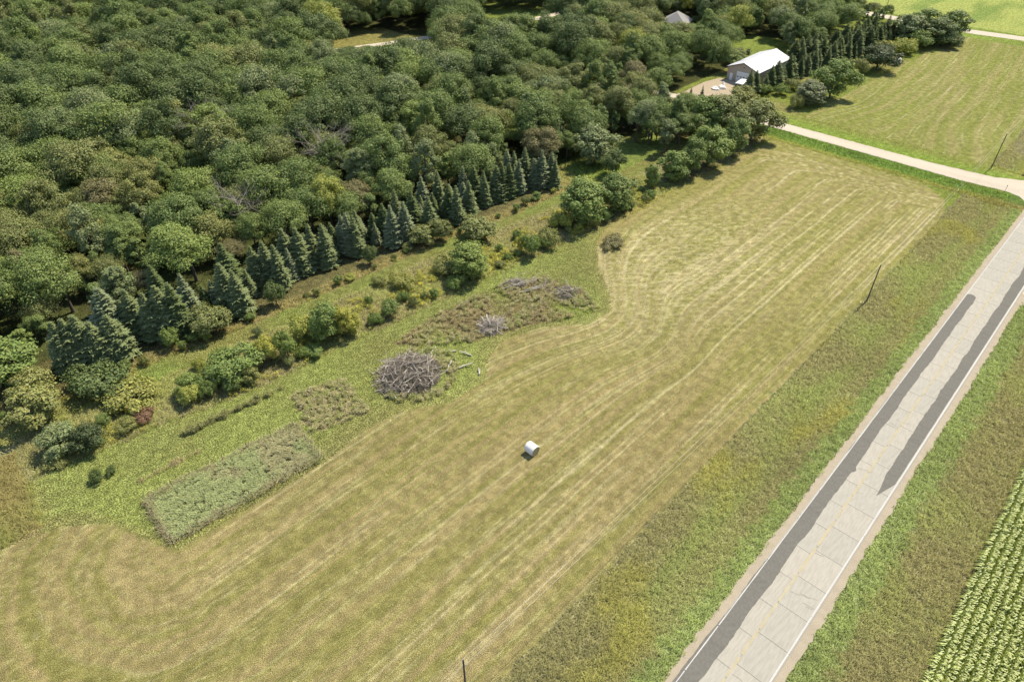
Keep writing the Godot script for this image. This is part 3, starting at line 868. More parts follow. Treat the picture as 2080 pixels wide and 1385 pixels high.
func prepare_plants() -> void:
	bark = paint("bark", lin(0.13, 0.11, 0.085), 0.95, 0.0, true)
	var tints := {
		"dark": [0.175, 0.225, 0.082], "vdark": [0.10, 0.13, 0.055], "green": [0.22, 0.285, 0.092], "green2": [0.255, 0.32, 0.10], "light": [0.29, 0.335, 0.155],
		"lime": [0.285, 0.355, 0.10], "limetop": [0.27, 0.335, 0.09], "olive": [0.34, 0.345, 0.12], "oliveg": [0.28, 0.30, 0.11], "ylime": [0.45, 0.465, 0.115],
		"yellow": [0.52, 0.50, 0.11], "gold": [0.42, 0.41, 0.12], "red": [0.34, 0.20, 0.13], "rust": [0.28, 0.25, 0.12], "grey": [0.27, 0.295, 0.165],
		"blue": [0.30, 0.325, 0.18], "bluegreen": [0.25, 0.28, 0.128], "sprucegreen": [0.175, 0.21, 0.085], "bright": [0.245, 0.32, 0.092], "bright2": [0.225, 0.29, 0.088],
	}
	for k in tints:
		leaf_mats[k] = leaf_paint("leaves_" + k, tints[k][0], tints[k][1], tints[k][2])
	for k in ["blue", "bluegreen", "sprucegreen"]:
		leaf_mats[k].metallic_specular = 0.15
		leaf_mats[k].roughness = 0.8
	# woodland crowns
	for k in 9:
		var h := 11.5 + (k % 3) * 0.9
		var q := make_broadleaf(100 + k, h, 4.5 + 0.35 * (k % 4), 3.0 + 0.3 * (k % 2), 36 + k % 5 * 5, 11500, 0.17, 0.4)
		broad.append([q[0].mesh(leaf_mats.green), q[1].mesh(bark), q[2], q[3]])
	# narrow young trees
	for k in 3:
		var q := make_broadleaf(130 + k, 9.0, 2.5, 1.0, 26, 6500, 0.155, 0.75, 0.45)
		broad.append([q[0].mesh(leaf_mats.green), q[1].mesh(bark), q[2], q[3]])
	# tall slender crowns
	for k in 3:
		var q := make_broadleaf(135 + k, 13.0, 3.3, 2.6, 36, 8500, 0.165, 0.7, 0.35)
		broad.append([q[0].mesh(leaf_mats.green), q[1].mesh(bark), q[2], q[3]])
	# lawn-edge trees, leafy down to the ground
	for k in 5:
		var q := make_broadleaf(140 + k, 8.0, 3.1, 0.35, 34 + k * 3, 9000, 0.165, 0.92, 0.12 * (k % 3))
		edge_trees.append([q[0].mesh(leaf_mats.green), q[1].mesh(bark), q[2], q[3]])
	# bushes (unit about 4 m wide, 4 m tall) of finer leaf
	for k in 4:
		var q := make_broadleaf(150 + k, 4.0, 2.0, 0.5, 24 + k * 3, 5200, 0.115, 0.8)
		bushes.append([q[0].mesh(leaf_mats.green), q[1].mesh(bark), q[2], q[3]])
	for k in 3:
		var q := make_broadleaf(160 + k, 2.0, 2.0, 0.05, 26 + k * 2, 4600, 0.105, 0.3)
		bushes.append([q[0].mesh(leaf_mats.green), q[1].mesh(bark), q[2], q[3]])
	for k in 5:
		var q := make_spruce(170 + k, 10.0, 1.95 + 0.13 * (k % 3))
		spruces.append([q[0].mesh(leaf_mats.bluegreen), q[1].mesh(bark), q[2], q[3]])
	for k in 2:
		rng.seed = 190 + k
		var b := Builder.new()
		b.tube([Vector3(0, -0.1, 0), Vector3(0, 3.5, 0), Vector3(0.3, 6.5, 0.1)], [0.2, 0.17, 0.1], 6, Color(0.95, 0.95, 0.95))
		for j in 13:
			var a := j * 2.4
			grow_twigs(b, Vector3(0.05, 3.0 + j * 0.32, 0), Vector3(cos(a), 0.65, sin(a)).normalized(), 3.0, 0.075, 3, Color(0.95, 0.95, 0.95))
		bare.append(b.mesh(paint("dead_wood", lin(0.30, 0.27, 0.23), 0.95, 0.0, true)))

func ordinal(n: int) -> String:
	var words := ["first", "second", "third", "fourth", "fifth", "sixth", "seventh", "eighth", "ninth", "tenth", "eleventh", "twelfth"]
	if n < 12:
		return words[n]
	var m := n + 1
	return "%d%s" % [m, "th" if m % 100 > 10 and m % 100 < 20 else {1: "st", 2: "nd", 3: "rd"}.get(m % 10, "th")]

func plant_row(list: Array) -> void:
	# list of [x, z, wide, tall, tint, label with a place for the count, group]
	list.sort_custom(func(p, q): return p[0] < q[0])
	var seen := {}
	for q in list:
		seen[q[5]] = seen.get(q[5], -1) + 1
		var label: String = q[5] % ordinal(seen[q[5]]) if "%s" in q[5] else q[5]
		put_tree("spruce_tree", spruces[rng.randi() % 5], leaf_mats[q[4]], Vector2(q[0], q[1]), Vector2(q[2], q[3]), rng.randf() * TAU, label, "spruce", q[6])

func build_spruces() -> void:
	rng.seed = 31
	var list := []
	for k in SPRUCE.size():
		var s: Array = SPRUCE[k]
		var tall: float = s[2] / 10.0 * rng.randf_range(0.95, 1.06) * (1.06 if s[0] > 62.0 else 1.0)
		var mat: String = ["bluegreen", "blue", "bluegreen", "sprucegreen"][rng.randi() % 4]
		var line := -97.0 + 0.9 * smoothstep(20, 60, s[0]) + 5.5 * smoothstep(60, 105, s[0])
		var label := "%s spruce from the left in the front line of the long spruce row"
		if s[2] < 6.0:
			label = "small pale blue spruce, the shortest of the long spruce row"
			mat = "blue"
		elif s[0] < 20.0:
			label = "%s spruce from the left in the dense clump ending the long spruce row"
			mat = "blue" if k == 5 else "bluegreen"
		elif s[1] < line:
			label = "%s spruce from the left in the back line of the long spruce row"
		var w: float = tall * (1.3 if s[0] < 62.0 else 1.18) * rng.randf_range(0.85, 1.15)
		if s[0] < 20.0:
			w *= 1.2
		list.append([s[0], s[1], w, tall, mat, label, "spruces of the long row"])
	# younger spruces that close the gaps of the row
	var x := 19.5
	while x < 108.0:
		var z := -96.0 + 1.4 * smoothstep(20, 60, x) + 6.2 * smoothstep(60, 105, x) + rng.randf_range(-2.4, 1.0)
		var clear := true
		for s in SPRUCE:
			if Vector2(s[0] - x, s[1] - z).length() < 1.3:
				clear = false
		if clear:
			var tall := rng.randf_range(0.5, 0.8)
			list.append([x, z, tall * 1.3, tall, ["bluegreen", "sprucegreen", "blue"][rng.randi() % 3], "%s from the left of the shorter spruces filling gaps in the long row", "shorter spruces in gaps of the row"])
		x += rng.randf_range(1.2, 2.4)
	plant_row(list)
	# the rows east of the barn
	put_tree("spruce_tree", spruces[0], leaf_mats.bluegreen, Vector2(192.5, -81.2), Vector2(1.15, 0.86), 1.0, "broad lone spruce beside the parked trailer", "spruce")
	list = []
	for q in [[175.9, -90.2, 0.52], [174.6, -87.6, 0.42], [177.6, -87.6, 0.6]]:
		list.append([q[0], q[1], q[2] * 0.95, q[2], "sprucegreen", "%s from the left of three small spruces beside the gravel yard", "three small spruces by the yard"])
	for row in 3:
		x = 197.0 + row * 14.0
		while x < 296.0 - row * 6.0:
			var z := -81.2 + (x - 200.0) * 0.105 - row * 3.4 + rng.randf_range(-1.2, 1.2)
			var tall := (0.7 if x < 212.0 else 0.72) * rng.randf_range(0.7, 1.2) + row * 0.04
			if row == 0 or x > 226.0:
				list.append([x, z, tall * rng.randf_range(1.4, 1.9), tall, ["bluegreen", "sprucegreen"][rng.randi() % 2],
					"%s spruce from the left beside the barn's white roof" if x < 214.0 else (["%s spruce from the left in the front line of the windbreak beyond the barn", "%s spruce from the left in the middle line of the barn windbreak", "%s spruce from the left in the rear line of the barn windbreak"][row]), "spruces of the barn windbreak"])
			x += rng.randf_range(2.5, 4.2)
	plant_row(list)

func build_shrubs() -> void:
	rng.seed = 41
	for s in SHRUBS:
		var kind: Array
		match s[5]:
			"b":
				kind = edge_trees[rng.randi() % 5] if s[4] > 4.9 else bushes[rng.randi() % 4]
			"c":
				kind = edge_trees[rng.randi() % 5]
			_:
				kind = bushes[4 + rng.randi() % 3] if s[4] < 5.0 else bushes[rng.randi() % 4]
		var wide: float = s[3] * 0.56 / kind[3]
		var tall: float = s[4] * 1.12 / kind[2]
		put_tree(s[0], kind, leaf_mats[s[6]], Vector2(s[1], s[2]), Vector2(wide, tall), rng.randf() * TAU, s[7], {"shrub": "shrub", "juniper": "evergreen"}.get(s[0], "tree"))

func build_saplings() -> void:
	rng.seed = 45
	var x := -1.0
	while x < 122.0:
		var strip := along(STRIP_EDGE, x)
		var path := along(PATH_LINE, x)
		for line in 3:
			if rng.randf() < [0.3, 0.5, 0.35][line]:
				continue
			var px := x + rng.randf_range(-0.8, 0.8)
			var deep: float = [rng.randf_range(1.0, 2.6), rng.randf_range(3.0, 7.5), strip - path + rng.randf_range(2.2, 3.6)][line]
			var pz := strip - deep
			if line == 1 and pz < path + 2.4:
				continue
			if px > 108.0 and line == 2:
				continue
			var w := rng.randf_range(1.1, 2.6) * (1.25 if line == 0 else (0.85 if line == 1 else 0.8))
			var h := w * rng.randf_range(0.6, 1.15)
			var kind: Array = bushes[rng.randi() % 7]
			var tint: String = ["bright", "bright2", "green2", "oliveg", "olive", "bright", "lime", "ylime"][rng.randi() % 8]
			var look: String = {"bright": "green", "bright2": "green", "green2": "darker green", "oliveg": "olive", "olive": "olive", "lime": "light green", "ylime": "yellowish"}[tint]
			var place: String = ["at the lawn edge of the brushy strip", "in the middle of the brushy strip", "in dry grass at the foot of the spruces"][line]
			var span := "left end" if px < 25.0 else ("left half" if px < 55.0 else ("right half" if px < 90.0 else "right end"))
			put_tree("bush", kind, leaf_mats[tint], Vector2(px, pz), Vector2(w * 0.5 / kind[3], h / kind[2]), rng.randf() * TAU, "small %s bush %s, %s" % [look, place, span], "bush", "small %s bushes %s, %s" % [look, place, span])
		x += rng.randf_range(1.9, 3.0)

const SIGHTS := [[Vector2(157, -203), 0.0, 18.0], [Vector2(212, -190), 0.0, 16.0], [Vector2(262, -184), 0.0, 14.0], [Vector2(240, -136), 3.5, 9.0], [Vector2(243, -105), 0.0, 9.0], [Vector2(192, -90), 0.0, 12.0]]

func room_for_tree(p: Vector2) -> float:
	# how tall a tree may stand here so that the open places behind it stay in view over it
	var most := 99.0
	for s in SIGHTS:
		var to: Vector2 = s[0] - Vector2(0, 6.95)
		var dist := to.length()
		var d := to / dist
		var rel: Vector2 = p - Vector2(0, 6.95)
		var ahead := dist - rel.dot(d)
		var off := absf(rel.cross(d))
		if off < s[2] and ahead > -14.0 and ahead < 46.0:
			most = minf(most, maxf(0.0, ahead) * 68.0 / dist * 0.9 + s[1])
	return most

func build_woods() -> void:
	rng.seed = 51
	var spots := []
	var z := -398.0
	while z < -70.0:
		var x := -70.0
		while x < 345.0:
			var p := Vector2(x + rng.randf_range(-2.2, 2.2), z + rng.randf_range(-2.2, 2.2))
			x += 5.9
			var front := -103.5
			if p.x > 62.0:
				front = lerpf(-101.5, -93.0, clampf((p.x - 62.0) / 50.0, 0, 1))
			if p.x > 112.0:
				front = -86.0 if p.x < 140.0 else (-76.0 if p.x < 172.0 else -99.5)
			if p.x > 204.0:
				front = -98.0 if p.x < 232.0 else lerpf(-92.0, -83.0, clampf((p.x - 232.0) / 70.0, 0, 1))
			if p.x < 8.0:
				front = -102.0
			if p.y > front:
				continue
			# only where this camera or one a step aside can see: a wedge ahead
			var rel := p - Vector2(0, 6.95)
			var fwd := rel.dot(Vector2(0.7257, -0.688))
			var rgt := rel.dot(Vector2(0.688, 0.7257))
			if fwd < 20.0 or absf(rgt) > fwd * 0.86 + 26.0 or fwd > 345.0:
				continue
			if p.x > 311.0 and p.y > -340.0:
				continue
			if p.x > 171.0 and p.x < 206.0 and p.y > -99.0:
				continue
			if p.x > 200.0 and p.x < 229.0 and p.y > -97.5:
				continue
			var room := room_for_tree(p)
			if room < 3.0:
				continue
			spots.append([rel.length(), p, room, rng.randf(), rng.randf(), rng.randf(), rng.randf(), 1.0])
			if rel.length() < 190.0 and rng.randf() < 0.55:
				var p2 := p + Vector2(3.2 + rng.randf_range(-1, 1), -2.8 + rng.randf_range(-1, 1))
				var room2 := room_for_tree(p2)
				if room2 > 3.0 and p2.y < front:
					spots.append([rel.length(), p2, room2, rng.randf(), rng.randf(), rng.randf(), rng.randf(), 0.66])
		z += 5.2
	spots.sort_custom(func(a, b): return a[0] < b[0])
	var near := 0
	var oaks := 0
	var rest := {}
	for s in spots:
		var p: Vector2 = s[1]
		var young: bool = s[0] < 158.0 or (p.x > 112.0 and p.y > -130.0)
		var k := int(s[3] * 8.99)
		if (young and s[4] < 0.42) or s[4] < 0.12:
			k = 9 + int(s[3] * 5.99)
		var kind: Array = broad[k]
		var want: float = lerpf(0.55, 1.2, s[5]) * (0.88 if young else 1.08) * s[7]
		var tall := want * lerpf(0.9, 1.12, s[6])
		if s[2] < tall * kind[2]:
			tall = s[2] / kind[2]
			want = minf(want, tall * 1.5)
		var patch: float = n_wide.get_noise_2d(p.x * 0.8 + 900.0, p.y * 0.8) + (s[4] - 0.5) * 0.75
		var tint := "green"
		if young:
			tint = "oliveg" if patch > 0.34 else ("olive" if patch > 0.27 else ("green2" if patch > 0.0 else ("light" if patch < -0.28 else "green")))
			if s[6] < 0.025: tint = "rust"
			elif s[6] < 0.10: tint = "lime"
			elif s[6] > 0.985: tint = "ylime"
		else:
			tint = "dark" if patch > 0.12 else ("green" if patch > -0.12 else ("green2" if patch > -0.26 else ("light" if patch > -0.4 else "oliveg")))
			if s[6] < 0.04: tint = "olive"
			elif s[6] < 0.08: tint = "lime"
			elif s[6] > 0.992: tint = "ylime"
			elif s[6] > 0.987: tint = "yellow"
		var look: String = {"green": "mid green", "green2": "fresh green", "oliveg": "olive green", "olive": "yellowish olive", "light": "greyish green", "rust": "rusty brown tinged", "ylime": "yellow green", "dark": "dark green", "lime": "light green", "yellow": "bright yellow"}[tint]
		var where := "far back in the woods"
		if p.x > 204.0: where = "in the woods behind the barn"
		elif p.x > 112.0 and p.y > -130.0: where = "in the woods left of the gravel yard" if p.y < -105.0 else ("in the grove left of the gravel yard" if p.x > 145.0 else "behind the grassy clearing")
		elif s[0] < 135.0: where = "right behind the long spruce row"
		elif s[0] < 155.0: where = "a little way behind the long spruce row"
		elif s[0] < 185.0: where = "in the near middle of the woods"
		elif s[0] < 215.0: where = "in the middle of the woods"
		var bear := (p.x * 0.688 + (p.y - 6.95) * 0.7257) / (p.x * 0.7257 - (p.y - 6.95) * 0.688)
		var side: String = ", far left" if bear < -0.6 else (", left" if bear < -0.4 else (", centre left" if bear < -0.2 else (", centre" if bear < 0.0 else (", centre right" if bear < 0.2 else ", right"))))
		if p.x > 112.0 and p.y > -130.0 or p.x > 204.0: side = ", nearest rank" if s[0] < 175.0 else (", middle rank" if s[0] < 195.0 else ", rear rank")
		var big: float = tall * kind[2]
		look = ("low " if big < 6.5 else ("tall " if big > 11.0 else "")) + look
		if young and near < 300:
			near += 1
			put_tree("woodland_tree", kind, leaf_mats[tint], p, Vector2(want, tall), s[5] * TAU * 7.0, "%s leafy tree %s%s" % [look, where, side], "tree", "%s trees %s%s" % [look, where, side])
		elif not young and oaks < 300:
			oaks += 1
			put_tree("oak_tree", kind, leaf_mats[tint], p, Vector2(want, tall), s[5] * TAU * 7.0, "%s broad oak %s%s" % [look, where, side], "tree", "%s oaks %s%s" % [look, where, side])
		else:
			if not rest.has(k):
				rest[k] = [[], []]
			rest[k][0].append(Transform3D(Basis(Vector3.UP, s[5] * TAU * 7.0).scaled_local(Vector3(want, tall, want)), Vector3(p.x, 0, p.y)))
			var c: Color = leaf_mats[tint].albedo_color.srgb_to_linear()
			rest[k][1].append(Color(c.r / 0.5, c.g / 0.5, c.b / 0.5))
	print("woods: ", spots.size(), " near ", near, " oaks ", oaks)
	if rest:
		var far := Node3D.new()
		far.name = numbered("far_woodland")
		far.set_meta("kind", "stuff")
		far.set_meta("label", "distant mass of oak crowns along the top of the view")
		far.set_meta("category", "woodland")
		add_child(far)
		var neutral := leaf_paint("leaves_far", 0.5, 0.5, 0.5)
		for k in rest:
			var m := ArrayMesh.new()
			m.add_surface_from_arrays(Mesh.PRIMITIVE_TRIANGLES, broad[k][0].surface_get_arrays(0))
			m.surface_set_material(0, neutral)
			stuff("crowns", m, rest[k][0], rest[k][1], "", "", far)
	# bare grey trees standing among the green ones
	rng.seed = 57
	var dead := [[76.0, -122.0, 1.15, "grey leafless tree in the middle of the woods"], [50.0, -113.0, 1.0, "grey leafless tree close behind the left half of the spruce row"], [64.0, -150.0, 1.2, "grey leafless tree farthest back in the woods"]]
	for q in dead:
		var t := thing("dead_tree", q[3], "tree", Vector3(q[0], 0, q[1]), rng.randf() * TAU)
		t.scale = Vector3.ONE * q[2] * 1.22
		part("branches", bare[rng.randi() % 2], t)

# ---------------------------------------------------------------- grass, weeds and crops
func make_tuft(sd: int, blades: int, spread: float, tall: float, width: float, lean: float) -> ArrayMesh:
	rng.seed = sd
	var b := Builder.new()
	for k in blades:
		var a := rng.randf() * TAU
		var root := Vector3(cos(a), 0, sin(a)) * spread * sqrt(rng.randf())
		var d := Vector3(rng.randfn(), 0, rng.randfn()) * lean
		var h := tall * rng.randf_range(0.55, 1.1)
		var mid := root + d * h * 0.35 + Vector3(0, h * 0.6, 0)
		var tip := root + d * h + Vector3(0, h * (1.0 - 0.25 * d.length()), 0)
		var side := Vector3(cos(a * 3.0), 0, sin(a * 3.0)) * width * rng.randf_range(0.6, 1.2)
		var nn := (Vector3.UP * 1.1 + Vector3(rng.randfn(), 0.2, rng.randfn()) * 0.45).normalized()
		var t := rng.randf_range(0.7, 1.0)
		var col := Color(t * rng.randf_range(0.93, 1.0), t, t * rng.randf_range(0.88, 1.0))
		b.quad(root - side * 0.6, mid - side, mid + side, root + side * 0.6, nn, col)
		b.tri(mid - side, tip, mid + side, nn, col)
	var m := paint("grass_blades", Color.WHITE, 0.8, 0.0, true)
	m.metallic_specular = 0.2
	m.backlight_enabled = true
	m.backlight = lin(0.3, 0.3, 0.12)
	return b.mesh(m)

func make_leafy(sd: int, leaves: int, spread: float, tall: float, size: float) -> ArrayMesh:
	rng.seed = sd
	var b := Builder.new()
	for k in leaves:
		var a := rng.randf() * TAU
		var p := Vector3(cos(a) * spread * sqrt(rng.randf()), tall * pow(rng.randf(), 0.6), sin(a) * spread * sqrt(rng.randf()))
		var out := (Vector3.UP * 0.9 + Vector3(rng.randfn(), rng.randfn(), rng.randfn()) * 0.5).normalized()
		var t := out.cross(Vector3(rng.randfn(), rng.randfn(), rng.randfn())).normalized() * size * rng.randf_range(0.6, 1.3)
		var q := rng.randf_range(0.6, 1.0)
		b.leaf(p, t, out.cross(t) * 0.6, out, Color(q, q, q * rng.randf_range(0.8, 1.0)))
	return b.mesh(mats["grass_blades"])

func scatter(called: String, mesh: Mesh, per_m2: float, rect: Rect2, keep: Callable, tone: Callable, scale_lo: float, scale_hi: float, label: String, category: String, sd: int) -> void:
	rng.seed = sd
	var where := []
	var colors := []
	for k in int(rect.get_area() * per_m2):
		var x := rect.position.x + rng.randf() * rect.size.x
		var z := rect.position.y + rng.randf() * rect.size.y
		var s: float = keep.call(x, z)
		if s <= 0.0 or rng.randf() > s:
			continue
		var q := rng.randf_range(scale_lo, scale_hi)
		where.append(Transform3D(Basis(Vector3.UP, rng.randf() * TAU).scaled_local(Vector3(q, q * rng.randf_range(0.75, 1.2), q)), Vector3(x, height(x, z) - 0.01, z)))
		var c: Color = tone.call(x, z)
		var v := rng.randf_range(0.85, 1.3)
		colors.append(Color(c.r * v, c.g * v, c.b * v))
	stuff(called, mesh, where, colors, label, category)

func turf_tone(x: float, z: float) -> Color:
	var c := ground_color(x, z)
	return Color(c.r * 1.75, c.g * 1.75, c.b * 1.7)

func build_grass() -> void:
	var tall := make_tuft(201, 22, 0.28, 0.48, 0.022, 0.55)
	var short := make_tuft(202, 20, 0.24, 0.2, 0.02, 0.7)
	var weed := make_leafy(203, 70, 0.27, 0.5, 0.05)
	var crop := make_leafy(204, 60, 0.32, 0.42, 0.075)
	scatter("ditch_grass", tall, 14.0, Rect2(8, -15.7, 195, 11.4), func(x, z): return 0.0 if x > 171.0 and x < 190.0 else (1.0 if z < -6.2 else (0.6 if z < -4.7 else 0.35)), turf_tone, 0.45, 0.95, "rough olive and tan grass in the ditch between highway and hay field", "grass", 61)
	scatter("ditch_grass", tall, 13.0, Rect2(38, 4.55, 130, 9.75), func(x, z): return (1.0 if z > 7.6 else (0.6 if z > 4.9 else 0.35)) if x < 131.0 else 0.0, turf_tone, 0.45, 0.95, "rough tan grass between highway and corn", "grass", 62)
	scatter("meadow_grass", tall, 9.0, Rect2(-12, -92, 186, 32), func(x, z):
		var strip := along(STRIP_EDGE, x)
		var path := along(PATH_LINE, x)
		if x < 0.0: return 1.0 if z < -68.5 and z > -84.0 and x < -1.0 + (z + 76.0) * -0.12 else 0.0
		if z > strip or absf(z - path) < 1.9: return 0.0
		if x > 128.0: return 0.7 if z > strip - 3.0 else 0.0
		return 0.9 if z > path else (0.6 if z > path - 4.0 or x > 108.0 else 0.0), turf_tone, 0.55, 1.2, "dry tan meadow grass in the brushy strip by the spruces", "grass", 63)
	scatter("goldenrod", weed, 2.6, Rect2(6, -82, 120, 20), func(x, z):
		var strip := along(STRIP_EDGE, x)
		if z > strip - 0.4 or z < strip - 10.0: return 0.0
		return clampf(n_wide.get_noise_2d(x * 2.0 + 40.0, z * 2.0) * 3.0 - 0.1 + 0.7 * exp(-pow((z - strip + 1.2) / 0.9, 2.0)), 0, 1), func(x, z): return Color(0.56, 0.50, 0.09).lerp(Color(0.33, 0.36, 0.10), clampf(n_fine.get_noise_2d(x * 3.0, z * 3.0) + 0.5, 0, 1)), 0.8, 1.8, "yellow flowering goldenrod scattered through the brushy strip", "goldenrod", 64)
	scatter("weeds", weed, 7.0, Rect2(27, -68, 58, 22), func(x, z):
		var p := Vector2(x, z)
		if inside(p, PLOT_PATCH): return 0.8
		if inside(p, WEED_PATCH): return clampf(0.4 + n_wide.get_noise_2d(x * 3.0, z * 3.0) * 1.6, 0.1, 1)
		var ring := Vector2((x - 46.8) / 6.6, (z + 57.0) / 5.9).length()
		if ring < 1.0 and (ring > 0.78 or x > 50.2): return 0.8
		return 0.0, func(x, z):
		var c := Color(0.47, 0.42, 0.25).lerp(Color(0.34, 0.37, 0.14), clampf(n_fine.get_noise_2d(x * 1.4, z * 1.4) * 1.6 + 0.35, 0, 1))
		return c.lerp(Color(0.38, 0.29, 0.17), clampf(n_wide.get_noise_2d(x * 2.0 + 300.0, z * 2.0) * 2.0 - 0.1, 0, 0.7)) if x > 39.0 else c, 0.7, 1.5, "tall tan and green weeds round the brush heaps", "weeds", 65)
	scatter("garden_crop", crop, 13.0, Rect2(7, -64, 22, 11), func(x, z): return 1.0 if inside(Vector2(x, z), GARDEN) else 0.0, func(x, z): return Color(0.39, 0.43, 0.215).lerp(Color(0.42, 0.38, 0.23), clampf(n_wide.get_noise_2d(x * 3.0, z * 3.0) * 2.2 + 0.75 * smoothstep(15, 24, x) - 0.35, 0, 0.8)), 0.75, 1.25, "pale green leafy crop inside the fenced garden plot", "crop", 66)
	# uncut ribbons left standing in the mown lawn
	for r in [[16.3, -70.6, 31.5, -69.1, 0.45, "dark ribbon of uncut weeds across the mown lawn above the weedy square"], [8.9, -66.8, 16.6, -66.3, 0.4, "thin tan ribbon of uncut grass beside the fenced garden plot"]]:
		var dark: bool = r[0] > 10.0
		scatter("uncut_grass", weed if dark else tall, 17.0, Rect2(r[0], r[1] - 0.8, r[2] - r[0], 3.0), func(x, z): return 1.0 if absf(z - lerpf(r[1], r[3], (x - r[0]) / (r[2] - r[0]))) < r[4] * (0.75 + 1.1 * n_fine.get_noise_2d(x * 1.3, 3.0)) else 0.0, func(_x, _z): return Color(0.27, 0.27, 0.12) if dark else Color(0.44, 0.37, 0.2), 0.6, 1.7 if dark else 1.2, r[5], "grass", 67)
	scatter("fence_grass", tall, 26.0, Rect2(6.5, -64.5, 22.5, 12), func(x, z):
		var near := 9.0
		for k in 4:
			near = minf(near, Geometry2D.get_closest_point_to_segment(Vector2(x, z), GARDEN[k], GARDEN[(k + 1) % 4]).distance_to(Vector2(x, z)))
		return 0.8 if near < 0.28 + 0.3 * n_fine.get_noise_2d(x, z) else 0.0, func(x, z): return Color(0.42, 0.36, 0.22).lerp(Color(0.33, 0.34, 0.16), clampf(n_fine.get_noise_2d(x, z) + 0.3, 0, 1)), 1.0, 1.7, "dead brown grass standing along the garden fence", "grass", 68)
	var stubble := make_tuft(205, 16, 0.3, 0.13, 0.014, 0.9)
	scatter("hay_stubble", stubble, 5.0, Rect2(-14, -67, 150, 51), func(x, z): return (1.0 if x < 90.0 else 0.6) if z > along(FIELD_EDGE, x) + 0.2 else 0.0, func(x, z):
		var c := ground_color(x, z)
		return Color(c.r * 1.5, c.g * 1.5, c.b * 1.45), 0.6, 1.2, "short cut stubble of the mown hay field", "stubble", 72)
	scatter("verge_grass", short, 9.0, Rect2(169.5, -70, 7.0, 62), func(x, z): return 1.0 if x < gravel_left(z) - 0.4 else 0.0, turf_tone, 0.9, 1.8, "deep green grass along the gravel road", "grass", 69)
	scatter("lawn_grass", short, 6.0, Rect2(3, -78, 112, 26), func(x, z): return 1.0 if z < along(FIELD_EDGE, x) and z > along(STRIP_EDGE, x) else 0.0, turf_tone, 0.3, 0.75, "mown green lawn between the hay field and the brushy strip", "grass", 70)

func build_corn() -> void:
	var leafm := paint("corn_leaf", lin(0.37, 0.43, 0.09), 0.5, 0.0, true)
	leafm.metallic_specular = 0.5
	leafm.backlight_enabled = true
	leafm.backlight = lin(0.4, 0.42, 0.1)
	var protos := []
	for k in 3:
		rng.seed = 210 + k
		var b := Builder.new()
		b.tube([Vector3(0, 0, 0), Vector3(0.02, 1.2, 0), Vector3(0, 2.25, 0.02)], [0.016, 0.013, 0.006], 4, Color(0.8, 0.85, 0.7))
		for j in 9:
			var a := (PI * 0.5 if j % 2 == 0 else -PI * 0.5) + rng.randf_range(-0.75, 0.75)
			var d := Vector3(cos(a), 0, sin(a))
			var s := Vector3(-d.z, 0, d.x)
			var y0 := 0.4 + j * 0.19
			var L := rng.randf_range(0.7, 1.0) * (1.0 if j < 7 else 0.72)
			var tone := rng.randf_range(0.7, 1.0)
			var col := Color(tone, tone, tone)
			var pts := [Vector3(0, y0, 0), Vector3(0, y0 + L * 0.36, 0) + d * L * 0.3, Vector3(0, y0 + L * 0.34, 0) + d * L * 0.68, Vector3(0, y0 + L * 0.02, 0) + d * L]
			var ws := [0.03, 0.055, 0.048, 0.008]
			for i in 3:
				var nn: Vector3 = (pts[i + 1] - pts[i]).cross(s).normalized()
				if nn.y < 0: nn = -nn
				b.quad(pts[i] - s * ws[i], pts[i + 1] - s * ws[i + 1], pts[i + 1] + s * ws[i + 1], pts[i] + s * ws[i], nn, col)
		for j in 5:
			var a := j * 1.3
			b.tri(Vector3(0.008, 2.2, 0), Vector3(cos(a) * 0.12, 2.5, sin(a) * 0.12), Vector3(-0.008, 2.2, 0), Vector3(0, 0.6, 0.8), Color(1.0, 0.85, 0.5))
		protos.append(b.mesh(leafm))
	rng.seed = 220
	var plants := []
	for row in 17:
		var x := 40.0
		while x < 104.0:
			var p := Vector3(x + rng.randf_range(-0.05, 0.05), 0, 14.75 + row * 0.86 + rng.randf_range(-0.06, 0.06))
			x += 0.26
			var rel := Vector2(p.x, p.z - 6.95)
			var fwd := rel.dot(Vector2(0.7257, -0.688)); var rgt := rel.dot(Vector2(0.688, 0.7257))
			var dep := fwd * 0.785 + 68.0 * 0.62 - 2.0
			if rgt > dep * 0.82 + 2.0 or rel.length() < 30:
				continue
			plants.append([rel.length(), p, row])
	plants.sort_custom(func(a, b): return a[0] < b[0])
	var rest := [[], []]
	var n := 0
	for q in plants:
		var t := Transform3D(Basis(Vector3.UP, rng.randf_range(-0.7, 0.7)).scaled_local(Vector3.ONE * rng.randf_range(0.78, 1.14)), q[1])
		if n < 300 and q[2] < 7:
			n += 1
			var o := part(numbered("corn_plant"), protos[rng.randi() % 3], self)
			o.transform = t
			tag(o, "corn plant with arching leaves in the outermost row beside the ditch" if q[2] == 0 else "corn plant with arching leaves in row %s from the ditch" % ["one", "two", "three", "four", "five", "six", "seven"][q[2]], "corn", "corn plants in the near row" if q[2] == 0 else "corn plants of row %d" % (q[2] + 1))
		else:
			rest[0].append(t)
			var g := rng.randf_range(0.85, 1.1)
			rest[1].append(Color(g, g, g))
	print("corn ", plants.size())
	stuff("corn_stand", protos[1], rest[0], rest[1], "rows of green corn filling the lower right corner", "corn")

